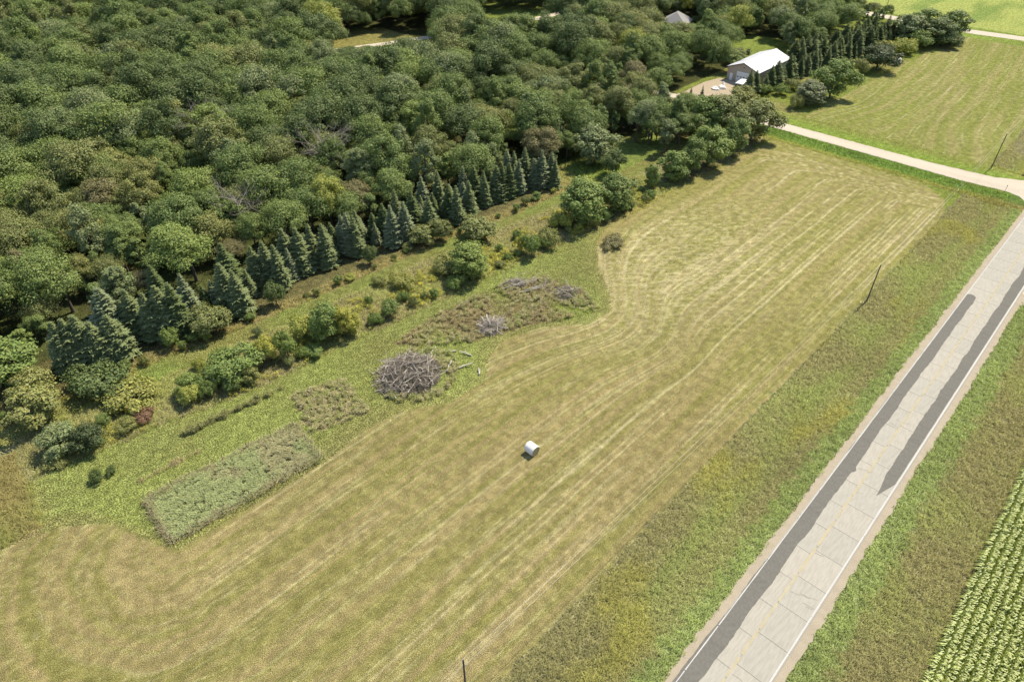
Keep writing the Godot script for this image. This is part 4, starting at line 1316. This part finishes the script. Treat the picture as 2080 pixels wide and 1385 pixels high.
# ---------------------------------------------------------------- built things
func build_barn() -> void:
	var t := thing("barn", "tan metal barn with a white gable roof and white garage door", "barn", Vector3(204.6, 0, -89.6))
	var wall := paint("tan_siding", lin(0.42, 0.36, 0.28), 0.7, 0.0, true)
	var roofm := paint("white_roof_metal", lin(0.66, 0.66, 0.66), 0.5, 0.0, true)
	var white := paint("white_enamel", lin(0.74, 0.76, 0.74), 0.5)
	var trim := paint("brown_trim", lin(0.10, 0.085, 0.07), 0.6)
	var glass := paint("dark_pane", lin(0.03, 0.035, 0.04), 0.15)
	var L := 20.5; var W := 10.2; var E := 3.9; var R := 5.75
	var b := Builder.new()
	# ribbed side walls
	for sd in [-1.0, 1.0]:
		var x := 0.0
		while x < L - 0.01:
			var f := 0.03 if int(x / 0.45) % 2 == 0 else 0.0
			b.box(Vector3(x + 0.225, E * 0.5, sd * (W * 0.5 - 0.06) + sd * f), Vector3(0.45, E, 0.12), Color(0.95, 0.95, 0.95))
			x += 0.4556
	for e in [0.0, L]:
		var nn := Vector3(-1 if e == 0.0 else 1, 0, 0)
		b.quad(Vector3(e, 0, -W / 2), Vector3(e, 0, W / 2), Vector3(e, E, W / 2), Vector3(e, E, -W / 2), nn, Color(0.95, 0.95, 0.95))
		b.tri(Vector3(e, E, -W / 2), Vector3(e, E, W / 2), Vector3(e, R, 0), nn, Color(0.95, 0.95, 0.95))
	part("wall", b.mesh(wall), t)
	for sd in [-1.0, 1.0]:
		var rb := Builder.new()
		var slope := Vector3(0, E - R, sd * W / 2).normalized()
		var run := Vector2(W / 2, R - E).length() + 0.35
		var up := Vector3(0, W / 2, sd * (R - E)).normalized()
		rb.box(Vector3(L / 2, R + 0.06, 0) + slope * run / 2, Vector3(L + 0.8, 0.07, run), Color(0.97, 0.97, 0.97), Basis(Vector3.RIGHT, up, Vector3.RIGHT.cross(up)))
		var rp := part("roof_slope", rb.mesh(roofm), t)
		var rib := Builder.new()
		var x := -0.35
		while x < L + 0.4:
			rib.box(Vector3(x, R + 0.075, 0) + slope * run / 2 + up * 0.035, Vector3(0.05, 0.035, run), Color(0.95, 0.95, 0.95), Basis(Vector3.RIGHT, up, Vector3.RIGHT.cross(up)))
			x += 0.9
		part("roof_rib", rib.mesh(roofm), rp)
		var fas := Builder.new()
		fas.box(Vector3(-0.41, R - 0.05, 0) + slope * run / 2, Vector3(0.05, 0.2, run), Color.WHITE, Basis(Vector3.RIGHT, up, Vector3.RIGHT.cross(up)))
		part("fascia", fas.mesh(trim), t)
	var cap := Builder.new()
	cap.box(Vector3(L / 2, R + 0.12, 0), Vector3(L + 0.82, 0.06, 0.4), Color.WHITE)
	part("ridge_cap", cap.mesh(roofm), t)
	var gd := Builder.new()
	gd.box(Vector3(-0.03, 1.55, 0.2), Vector3(0.06, 3.1, 4.2), Color.WHITE)
	var door := part("garage_door", gd.mesh(trim), t)
	for k in 5:
		var pb := Builder.new()
		pb.box(Vector3(-0.075, 0.31 + k * 0.62, 0.2), Vector3(0.05, 0.585, 4.1), Color.WHITE)
		part("panel", pb.mesh(white), door)
	for k in 4:
		var wb := Builder.new()
		wb.box(Vector3(-0.11, 1.55, -1.35 + k * 1.03), Vector3(0.03, 0.28, 0.52), Color.WHITE)
		part("window", wb.mesh(glass), door)
	var sdm := Builder.new()
	sdm.box(Vector3(-0.04, 1.05, -3.6), Vector3(0.08, 2.1, 0.95), Color.WHITE)
	part("side_door", sdm.mesh(white), t)
	var lamp := Builder.new()
	lamp.box(Vector3(-0.1, 4.4, 0.2), Vector3(0.2, 0.2, 0.3), Color.WHITE)
	part("wall_lamp", lamp.mesh(trim), t)
	# trailer
	var tr := thing("cargo_trailer", "white enclosed cargo trailer with dark front parked by the lone spruce", "trailer", Vector3(198.0, 0.05, -86.2), 0.12)
	var tb := Builder.new()
	tb.box(Vector3(0, 1.45, 0), Vector3(4.6, 1.9, 2.1), Color.WHITE)
	part("body", tb.mesh(white), tr)
	var nose := Builder.new()
	nose.box(Vector3(-2.34, 1.5, 0), Vector3(0.08, 1.4, 2.0), Color.WHITE)
	part("front_panel", nose.mesh(paint("dark_panel", lin(0.06, 0.055, 0.05), 0.4)), tr)
	var tf := Builder.new()
	var prof := [[-1.12, 2.41], [-0.7, 2.52], [0, 2.57], [0.7, 2.52], [1.12, 2.41]]
	for k in 4:
		tf.flat(Vector3(-2.45, prof[k][1], prof[k][0]), Vector3(-2.45, prof[k + 1][1], prof[k + 1][0]), Vector3(2.35, prof[k + 1][1], prof[k + 1][0]), Vector3(2.35, prof[k][1], prof[k][0]), Color.WHITE)
		tf.flat(Vector3(-2.45, 2.38, prof[k][0]), Vector3(-2.45, 2.38, prof[k + 1][0]), Vector3(-2.45, prof[k + 1][1], prof[k + 1][0]), Vector3(-2.45, prof[k][1], prof[k][0]), Color.WHITE)
	part("roof", tf.mesh(white), tr)
	for sd in [-1.0, 1.0]:
		for q in [-0.4, 0.4]:
			var wh := Builder.new()
			wh.tube([Vector3(q, 0.32, sd * 0.92), Vector3(q, 0.32, sd * 1.12)], [0.32, 0.32], 14, Color.WHITE)
			part("wheel", wh.mesh(paint("tyre", lin(0.03, 0.03, 0.03), 0.8)), tr)
		var fr := Builder.new()
		fr.tube([Vector3(-2.3, 0.45, sd * 0.9), Vector3(-3.5, 0.4, 0)], [0.05, 0.05], 6, Color.WHITE)
		part("drawbar", fr.mesh(trim), tr)
	# covered things on the yard
	rng.seed = 71
	for q in [[193.6, -92.0, 1.5, 0.7, "low white tarpaulin heap, nearest to the yard's left edge"], [195.6, -91.0, 1.4, 0.9, "rounded white tarpaulin heap in the middle of the yard"], [197.3, -91.6, 0.8, 1.3, "tall pale tarpaulin bundle beside the barn's shadow"]]:
		var o := part(numbered("tarpaulin_heap"), crumpled(q[2], q[3], paint("pale_tarp", lin(0.72, 0.68, 0.60), 0.6), rng.randi()), self)
		o.position = Vector3(q[0], 0.045, q[1])
		o.rotation.y = rng.randf() * TAU
		tag(o, q[4], "tarpaulin")
	# hip-roofed house among the trees
	var hs := thing("house", "grey hip roofed house half hidden among the trees", "house", Vector3(241, 0, -137), 0.35)
	var hb := Builder.new()
	hb.box(Vector3(0, 1.9, 0), Vector3(11, 3.8, 9), Color(0.95, 0.95, 0.95))
	part("wall", hb.mesh(paint("cream_siding", lin(0.42, 0.38, 0.32), 0.8, 0.0, true)), hs)
	var hr := Builder.new()
	var ov := 0.6
	var a0 := Vector3(-5.5 - ov, 3.7, -4.5 - ov); var a1 := Vector3(5.5 + ov, 3.7, -4.5 - ov); var a2 := Vector3(5.5 + ov, 3.7, 4.5 + ov); var a3 := Vector3(-5.5 - ov, 3.7, 4.5 + ov)
	var r0 := Vector3(-1.0, 7.1, 0); var r1 := Vector3(1.0, 7.1, 0)
	hr.flat(a0, a1, r1, r0, Color(0.9, 0.9, 0.9)); hr.flat(a2, a3, r0, r1, Color(0.95, 0.95, 0.95))
	hr.tri(a1, a2, r1, Vector3(0.6, 0.8, 0), Color(0.93, 0.93, 0.93)); hr.tri(a3, a0, r0, Vector3(-0.6, 0.8, 0), Color(0.93, 0.93, 0.93))
	part("roof", hr.mesh(paint("grey_shingles", lin(0.26, 0.25, 0.24), 0.9, 0.0, true)), hs)
	for q in [-3.0, 3.0]:
		var wn := Builder.new()
		wn.box(Vector3(q, 1.9, 4.53), Vector3(1.4, 1.3, 0.06), Color.WHITE)
		part("window", wn.mesh(glass), hs)

func crumpled(r: float, h: float, mat: Material, sd: int) -> ArrayMesh:
	var f := FastNoiseLite.new()
	f.seed = sd
	f.frequency = 0.9
	var b := Builder.new()
	var k := 16
	var pts := []
	for i in k + 1:
		for j in 9:
			var a := TAU * i / k
			var e := (PI * 0.5) * j / 8.0
			var d := Vector3(cos(a) * cos(e), sin(e), sin(a) * cos(e))
			var q := 1.0 + 0.35 * f.get_noise_3d(d.x * 1.6, d.y * 1.6, d.z * 1.6) if i < k else 0.0
			pts.append(Vector3(d.x * r, d.y * h, d.z * r * 0.75) * q if i < k else pts[j])
	for i in k:
		for j in 8:
			b.flat(pts[i * 9 + j], pts[i * 9 + 9 + j], pts[i * 9 + 10 + j], pts[i * 9 + j + 1], Color.WHITE)
	return b.mesh(mat)

func bale(called: String, label: String, at: Vector3, turn: float, dia: float, width: float, wrap_tone: Array, end_tone: Array, group := "") -> void:
	var t := thing(called, label, "hay bale", at, turn, group)
	var body := Builder.new()
	var r := dia * 0.5
	var pr := [[-width / 2, r - 0.05], [-width / 2 + 0.05, r], [-width * 0.2, r * 0.992], [0, r], [width * 0.2, r * 0.993], [width / 2 - 0.05, r], [width / 2, r - 0.05]]
	var pts := []; var rad := []
	for p in pr:
		pts.append(Vector3(p[0], r * 0.97, 0)); rad.append(p[1])
	body.tube(pts, rad, 36, Color(0.95, 0.95, 0.95), false)
	for k in body.c.size():
		var q := rng.randf_range(0.84, 1.0)
		body.v[k] += body.n[k] * rng.randf_range(-0.018, 0.012)
		body.c[k] = Color(q, q, q)
	part("net_wrap", body.mesh(paint("net_wrap_%s" % called, lin(wrap_tone[0], wrap_tone[1], wrap_tone[2]), 0.45, 0.0, true)), t)
	for e in [-1.0, 1.0]:
		var f := Builder.new()
		for ring in 7:
			var ra := (r - 0.05) * ring / 7.0
			var rb := (r - 0.05) * (ring + 1) / 7.0
			for s in 28:
				var a0 := TAU * s / 28.0; var a1 := TAU * (s + 1) / 28.0
				var q := rng.randf_range(0.6, 1.0)
				var ox: float = e * (width / 2 + (0.012 if ring % 2 else 0.0))
				var c := Vector3(ox, r * 0.97, 0)
				f.quad(c + Vector3(0, cos(a0), sin(a0)) * ra, c + Vector3(0, cos(a1), sin(a1)) * ra, c + Vector3(0, cos(a1), sin(a1)) * rb, c + Vector3(0, cos(a0), sin(a0)) * rb, Vector3(e, 0, 0), Color(q, q, q))
		part("end_face", f.mesh(paint("hay_end_%s" % called, lin(end_tone[0], end_tone[1], end_tone[2]), 0.95, 0.0, true)), t)

func build_bales() -> void:
	rng.seed = 81
	bale("hay_bale", "white net wrapped round bale alone on the mown hay field", Vector3(46.9, 0, -33.9), PI * 0.5, 1.55, 1.5, [0.74, 0.71, 0.66], [0.42, 0.36, 0.20])
	for k in 3:
		bale("old_bale", ["brown ended old bale, nearest of the three laid end to end", "middle one of the three old bales laid end to end", "last of the three old bales laid end to end, by the golden shrub"][k], Vector3(255.0 + k * 1.62, 0, -61.4 - k * 0.1), 0.06, 1.7, 1.55, [0.62, 0.58, 0.54], [0.13, 0.09, 0.07], "three old bales at the far field edge")

func build_poles() -> void:
	var wood := paint("weathered_pole", lin(0.085, 0.075, 0.065), 0.95)
	var metal := paint("pole_fitting", lin(0.25, 0.25, 0.25), 0.5, 0.6)
	var spots := [[18.6, -16.6, 8.9, "utility pole cut off by the lower edge of the view"], [112.7, -15.2, 7.6, "dark utility pole in the ditch grass midway along the hay field"], [189.0, -15.4, 8.3, "utility pole at the corner by the gravel road mouth"], [313.5, -87.0, 8.0, "distant utility pole in front of the bright yellow field"], [-58.0, -16.6, 8.5, ""], [265.0, -15.4, 8.4, ""]]
	var tops := []
	for q in spots:
		var p := Vector3(q[0], height(q[0], q[1]) - 0.1, q[1])
		if q[3]:
			var t := thing("utility_pole", q[3], "pole", p)
			var b := Builder.new()
			b.tube([Vector3(0, -0.3, 0), Vector3(0, q[2] * 0.5, 0), Vector3(0, q[2], 0)], [0.115, 0.10, 0.085], 9, Color.WHITE)
			part("shaft", b.mesh(wood), t)
			var f := Builder.new()
			f.tube([Vector3(0, q[2], 0), Vector3(0, q[2] + 0.22, 0)], [0.04, 0.05], 8, Color.WHITE)
			part("insulator", f.mesh(metal), t)
			var g := Builder.new()
			g.box(Vector3(0.16, q[2] - 1.1, 0), Vector3(0.12, 0.1, 0.08), Color.WHITE)
			part("bracket", g.mesh(metal), t)
		tops.append([p + Vector3(0, q[2] + 0.2, 0), p + Vector3(0.2, q[2] - 1.1, 0)])
	var wire := paint("aluminium_wire", lin(0.55, 0.52, 0.46), 0.5, 0.3)
	var order := [4, 0, 1, 2, 5]
	for k in 4:
		for lv in 2:
			var a: Vector3 = tops[order[k]][lv]; var c: Vector3 = tops[order[k + 1]][lv]
			var pts := []; var rad := []
			for i in 17:
				var t := i / 16.0
				pts.append(a.lerp(c, t) - Vector3(0, 4.0 * t * (1 - t) * 0.9, 0)); rad.append(0.011)
			var b := Builder.new()
			b.tube(pts, rad, 4, Color.WHITE, false)
			var o := part(numbered("power_line"), b.mesh(wire), self)
			tag(o, "%s power line wire, span %s the hay field" % [["top", "lower"][lv], ["off the near end of", "along the near half of", "along the far half of", "beyond the gravel road past"][k]], "wire")
	# marker at the road mouth
	var sg := thing("marker_post", "thin marker post at the mouth of the gravel road", "post", Vector3(177.0, height(177.0, -9.6), -9.6))
	var sb := Builder.new()
	sb.box(Vector3(0, 0.7, 0), Vector3(0.06, 1.4, 0.06), Color.WHITE)
	part("stake", sb.mesh(wood), sg)
	var hb := Builder.new()
	hb.box(Vector3(-0.04, 1.35, 0), Vector3(0.02, 0.3, 0.14), Color.WHITE)
	part("plate", hb.mesh(metal), sg)
	# rusty culvert mouth
	var cv := Builder.new()
	var cp := []
	for s in 15:
		var a := TAU * s / 14.0
		cp.append(Vector3(0, cos(a), sin(a)))
	for s in 14:
		cv.flat(Vector3(-1.2, 0, 0) + cp[s] * 0.3, Vector3(-1.2, 0, 0) + cp[s + 1] * 0.3, Vector3(1.2, 0, 0) + cp[s + 1] * 0.3, Vector3(1.2, 0, 0) + cp[s] * 0.3, Color.WHITE)
	var co := part(numbered("culvert"), cv.mesh(paint("rusty_culvert", lin(0.10, 0.08, 0.06), 0.8, 0.3)), self)
	co.position = Vector3(190.5, -0.2, -8.8)
	tag(co, "dark culvert pipe mouth in the verge beyond the gravel road", "culvert")

func build_garden_fence() -> void:
	var t := thing("garden_fence", "low wire fence on thin stakes round the garden plot", "fence", Vector3(GARDEN[0].x, 0, GARDEN[0].y))
	var stake := paint("fence_stake", lin(0.09, 0.085, 0.075), 0.8)
	var wirem := paint("fence_wire", lin(0.28, 0.25, 0.2), 0.6, 0.3)
	var sm := Builder.new()
	sm.box(Vector3(0, 0.65, 0), Vector3(0.05, 1.5, 0.05), Color.WHITE)
	var stm := sm.mesh(stake)
	rng.seed = 91
	for k in 4:
		var a: Vector2 = GARDEN[k] - GARDEN[0]; var b: Vector2 = GARDEN[(k + 1) % 4] - GARDEN[0]
		var n := int(round(a.distance_to(b) / 3.2))
		for i in n:
			var p := a.lerp(b, float(i) / n)
			var o := part("stake", stm, t)
			o.position = Vector3(p.x, 0, p.y)
			o.rotation = Vector3(rng.randf_range(-0.06, 0.06), 0, rng.randf_range(-0.06, 0.06))
		for lv in 5:
			var w := Builder.new()
			var y := 0.15 + lv * 0.25
			w.tube([Vector3(a.x, y, a.y), Vector3((a.x + b.x) / 2, y - 0.05, (a.y + b.y) / 2), Vector3(b.x, y, b.y)], [0.006, 0.006, 0.006], 3, Color.WHITE, false)
			part("wire", w.mesh(wirem), t)

func branch_mesh(length: float, r0: float, twigs: int, mat: Material) -> ArrayMesh:
	var b := Builder.new()
	var pts := []; var rad := []
	var p := Vector3.ZERO
	var d := Vector3(1, 0, 0)
	for i in 6:
		pts.append(p); rad.append(r0 * (1.0 - 0.8 * i / 5.0))
		d = (d + Vector3(rng.randfn(), rng.randfn(), rng.randfn()) * 0.16).normalized()
		p += d * length / 5.0
	b.tube(pts, rad, 6, Color.WHITE)
	for k in twigs:
		var i := rng.randi_range(1, 4)
		var e: Vector3 = pts[i] + (Vector3(0.7, rng.randfn() * 0.6, rng.randfn() * 0.8)).normalized() * length * rng.randf_range(0.15, 0.35)
		b.tube([pts[i], pts[i].lerp(e, 0.5) + Vector3(0, 0.04, 0), e], [rad[i] * 0.55, rad[i] * 0.4, rad[i] * 0.12], 4, Color.WHITE, false)
	return b.mesh(mat)

func brush_heap(called: String, label: String, at: Vector2, rx: float, rz: float, tall: float, branches: int, twigs: int, tone: Array) -> void:
	var t := thing(called, label, "brush pile", Vector3(at.x, height(at.x, at.y), at.y))
	var kinds := []
	var shades := [tone[0], tone[1]]
	for k in 8:
		kinds.append(branch_mesh(rng.randf_range(1.5, 3.8), rng.randf_range(0.03, 0.085), rng.randi_range(2, 6), shades[k % 2]))
	for k in branches:
		var o := part("branch", kinds[rng.randi() % 8], t)
		var a := rng.randf() * TAU
		var q := sqrt(rng.randf())
		var top := tall * (1.0 - q * q)
		o.position = Vector3(cos(a) * q * rx, top * rng.randf_range(0.6, 1.0) + 0.1, sin(a) * q * rz)
		var lie := rng.randf() * TAU
		o.rotation = Vector3(rng.randf() * TAU, lie, rng.randf_range(-0.45, 0.35))
		o.position -= o.basis.x * 1.2
		o.position.y = maxf(o.position.y, 0.12)
	# the fine tangle inside
	var b := Builder.new()
	for k in twigs:
		var a := rng.randf() * TAU
		var q := sqrt(rng.randf())
		var p := Vector3(cos(a) * q * rx, 0, sin(a) * q * rz)
		p.y = tall * (1.0 - q * q) * sqrt(rng.randf()) * 0.97
		var d := Vector3(rng.randfn(), rng.randfn() * 0.35, rng.randfn()).normalized() * rng.randf_range(0.2, 0.75)
		var q0 := p - d; var q1 := p + d
		q0.y = maxf(q0.y, 0.03); q1.y = maxf(q1.y, 0.03)
		var g := rng.randf_range(0.5, 1.0)
		var r := rng.randf_range(0.010, 0.028)
		b.tube([q0, q1], [r, r * 0.5], 3, Color(g, g * 0.96, g * 0.92), false)
	var tw := part("twigs", b.mesh(tone[2]), t)
	tw.set_meta("kind", "stuff")

func build_brush() -> void:
	rng.seed = 101
	var bark_a := paint("grey_branch", lin(0.43, 0.385, 0.315), 0.95)
	var bark_b := paint("brown_branch", lin(0.27, 0.235, 0.19), 0.95)
	var twig := paint("twig_tangle", lin(0.30, 0.265, 0.22), 0.95, 0.0, true)
	var pale := paint("bleached_wood", lin(0.46, 0.42, 0.355), 0.9)
	var greyb := paint("grey_brush", lin(0.42, 0.37, 0.32), 0.95)
	brush_heap("brush_pile", "big dark heap of cut branches on the lawn", Vector2(45.6, -57.8), 5.0, 4.6, 2.5, 280, 4800, [bark_a, bark_b, twig])
	brush_heap("brush_pile", "small grey brush heap under bleached logs", Vector2(62.9, -57.2), 2.3, 1.9, 1.3, 60, 800, [greyb, bark_a, paint("pale_twigs", lin(0.50, 0.45, 0.38), 0.95, 0.0, true)])
	brush_heap("brush_pile", "low grey brush heap at the right end of the weedy patch", Vector2(78.6, -54.6), 2.6, 1.8, 0.8, 45, 600, [greyb, bark_b, twig])
	brush_heap("brush_pile", "thin grey brush behind the fallen bare limbs", Vector2(74.5, -63.2), 2.0, 1.5, 0.7, 30, 420, [greyb, bark_b, twig])
	# logs
	var logs := [
		[51.0, -54.6, 2.3, 0.12, 0.5, 0.9, "bleached forked log lying along the right side of the big heap"],
		[53.0, -53.0, 2.3, 0.13, -0.4, 0.5, "bleached log standing out of weeds right of the big heap"],
		[55.0, -55.2, 2.0, 0.12, 1.9, 0.3, "pale log at the far right edge of the weeds round the heap"],
		[53.4, -50.6, 1.3, 0.13, 0.9, 0.3, "short grey log at the lower right corner of the heap"],
		[53.8, -57.2, 1.6, 0.11, 2.6, 0.3, "dark half hidden log behind the pale ones"],
		[52.0, -59.4, 1.8, 0.09, 0.3, 0.35, "thin pale log at the upper right of the heap"],
		[62.6, -58.8, 2.6, 0.12, 1.15, 1.0, "left one of two white bleached logs leaning on the small heap"],
		[63.2, -58.4, 3.0, 0.16, 1.0, 1.1, "right, thicker one of two white bleached logs on the small heap"],
	]
	for q in logs:
		var o := part(numbered("log"), log_mesh(q[2], q[3], pale), self)
		o.position = Vector3(q[0], q[5] * 0.4 + 0.15, q[1])
		o.rotation = Vector3(0, q[4], 0.12)
		tag(o, q[6], "log")
	# fallen limbs
	for q in [[73.3, -60.6, -0.42, "bare pale limb fallen in the weeds, lower one of two"], [72.3, -63.4, -0.35, "bare pale limb fallen in the weeds, upper one of two"]]:
		var b := Builder.new()
		for k in 5:
			grow_twigs(b, Vector3(k * 0.75, 0.3 + k * 0.06, 0), Vector3(1, 0.1, rng.randf_range(-0.55, 0.55)).normalized(), 2.6, 0.045, 2, Color(0.95, 0.95, 0.95))
		b.tube([Vector3(-0.4, 0.2, 0), Vector3(1.6, 0.35, 0.05), Vector3(4.0, 0.6, -0.1)], [0.1, 0.08, 0.04], 6, Color(1, 1, 1))
		var o := part(numbered("fallen_limb"), b.mesh(paint("pale_limb", lin(0.50, 0.46, 0.40), 0.9, 0.0, true)), self)
		o.position = Vector3(q[0], 0, q[1])
		o.rotation.y = q[2]
		tag(o, q[3], "limb")

func log_mesh(length: float, r: float, mat: Material) -> ArrayMesh:
	var b := Builder.new()
	var pts := []; var rad := []
	for i in 7:
		pts.append(Vector3(length * (i / 6.0 - 0.5), rng.randf_range(-0.05, 0.05), rng.randf_range(-0.1, 0.1)))
		rad.append(r * rng.randf_range(0.85, 1.1) * (1.0 - 0.35 * i / 6.0))
	b.tube(pts, rad, 9, Color.WHITE)
	b.tube([pts[3], pts[3] + Vector3(0.35, 0.3, 0.35)], [r * 0.5, r * 0.3], 6, Color.WHITE)
	return b.mesh(mat)


func _ready() -> void:
	# camera
	var cam := Camera3D.new()
	cam.name = "camera"
	cam.fov = 53.06
	cam.near = 0.5
	cam.far = 6000.0
	cam.position = Vector3(0, 68, 6.95)
	cam.rotation_degrees = Vector3(-38.3, -46.53, 0)
	cam.current = true
	add_child(cam)
	# sky, sun, exposure
	var env := Environment.new()
	env.background_mode = Environment.BG_SKY
	var sky := Sky.new()
	var sm := ProceduralSkyMaterial.new()
	sm.sky_top_color = Color(0.47, 0.56, 0.70)
	sm.sky_horizon_color = Color(0.76, 0.79, 0.81)
	sm.ground_horizon_color = Color(0.55, 0.56, 0.50)
	sm.ground_bottom_color = Color(0.40, 0.40, 0.30)
	sm.sky_curve = 0.15
	sm.sun_angle_max = 20.0
	sky.sky_material = sm
	env.sky = sky
	env.background_energy_multiplier = 0.95
	env.tonemap_mode = Environment.TONE_MAPPER_LINEAR
	env.tonemap_exposure = 1.82
	env.sdfgi_enabled = true
	env.ssao_enabled = true
	env.ssil_enabled = true
	var we := WorldEnvironment.new()
	we.name = "world_environment"
	we.environment = env
	add_child(we)
	var sun := DirectionalLight3D.new()
	sun.name = "sun"
	sun.light_energy = 1.3
	sun.light_color = Color(1.0, 0.955, 0.87)
	sun.light_angular_distance = 0.5
	sun.shadow_enabled = true
	sun.basis = Basis.looking_at(-SUN_TOWARDS, Vector3.UP)
	add_child(sun)
	# noise
	n_fine.frequency = 0.45
	n_fine.fractal_octaves = 2
	n_wide.frequency = 0.045
	n_wide.fractal_octaves = 3
	n_wide.seed = 3
	n_streak.frequency = 1.0
	n_streak.fractal_octaves = 2
	n_streak.seed = 9
	var t0 := Time.get_ticks_msec()
	build_ground()
	print("ground ", Time.get_ticks_msec() - t0)
	build_roads()
	prepare_plants()
	print("plants ", Time.get_ticks_msec() - t0)
	build_woods()
	build_spruces()
	build_shrubs()
	build_saplings()
	build_barn()
	build_bales()
	build_poles()
	build_garden_fence()
	build_brush()
	build_grass()
	print("grass ", Time.get_ticks_msec() - t0)
	build_corn()
	print("done ", Time.get_ticks_msec() - t0)
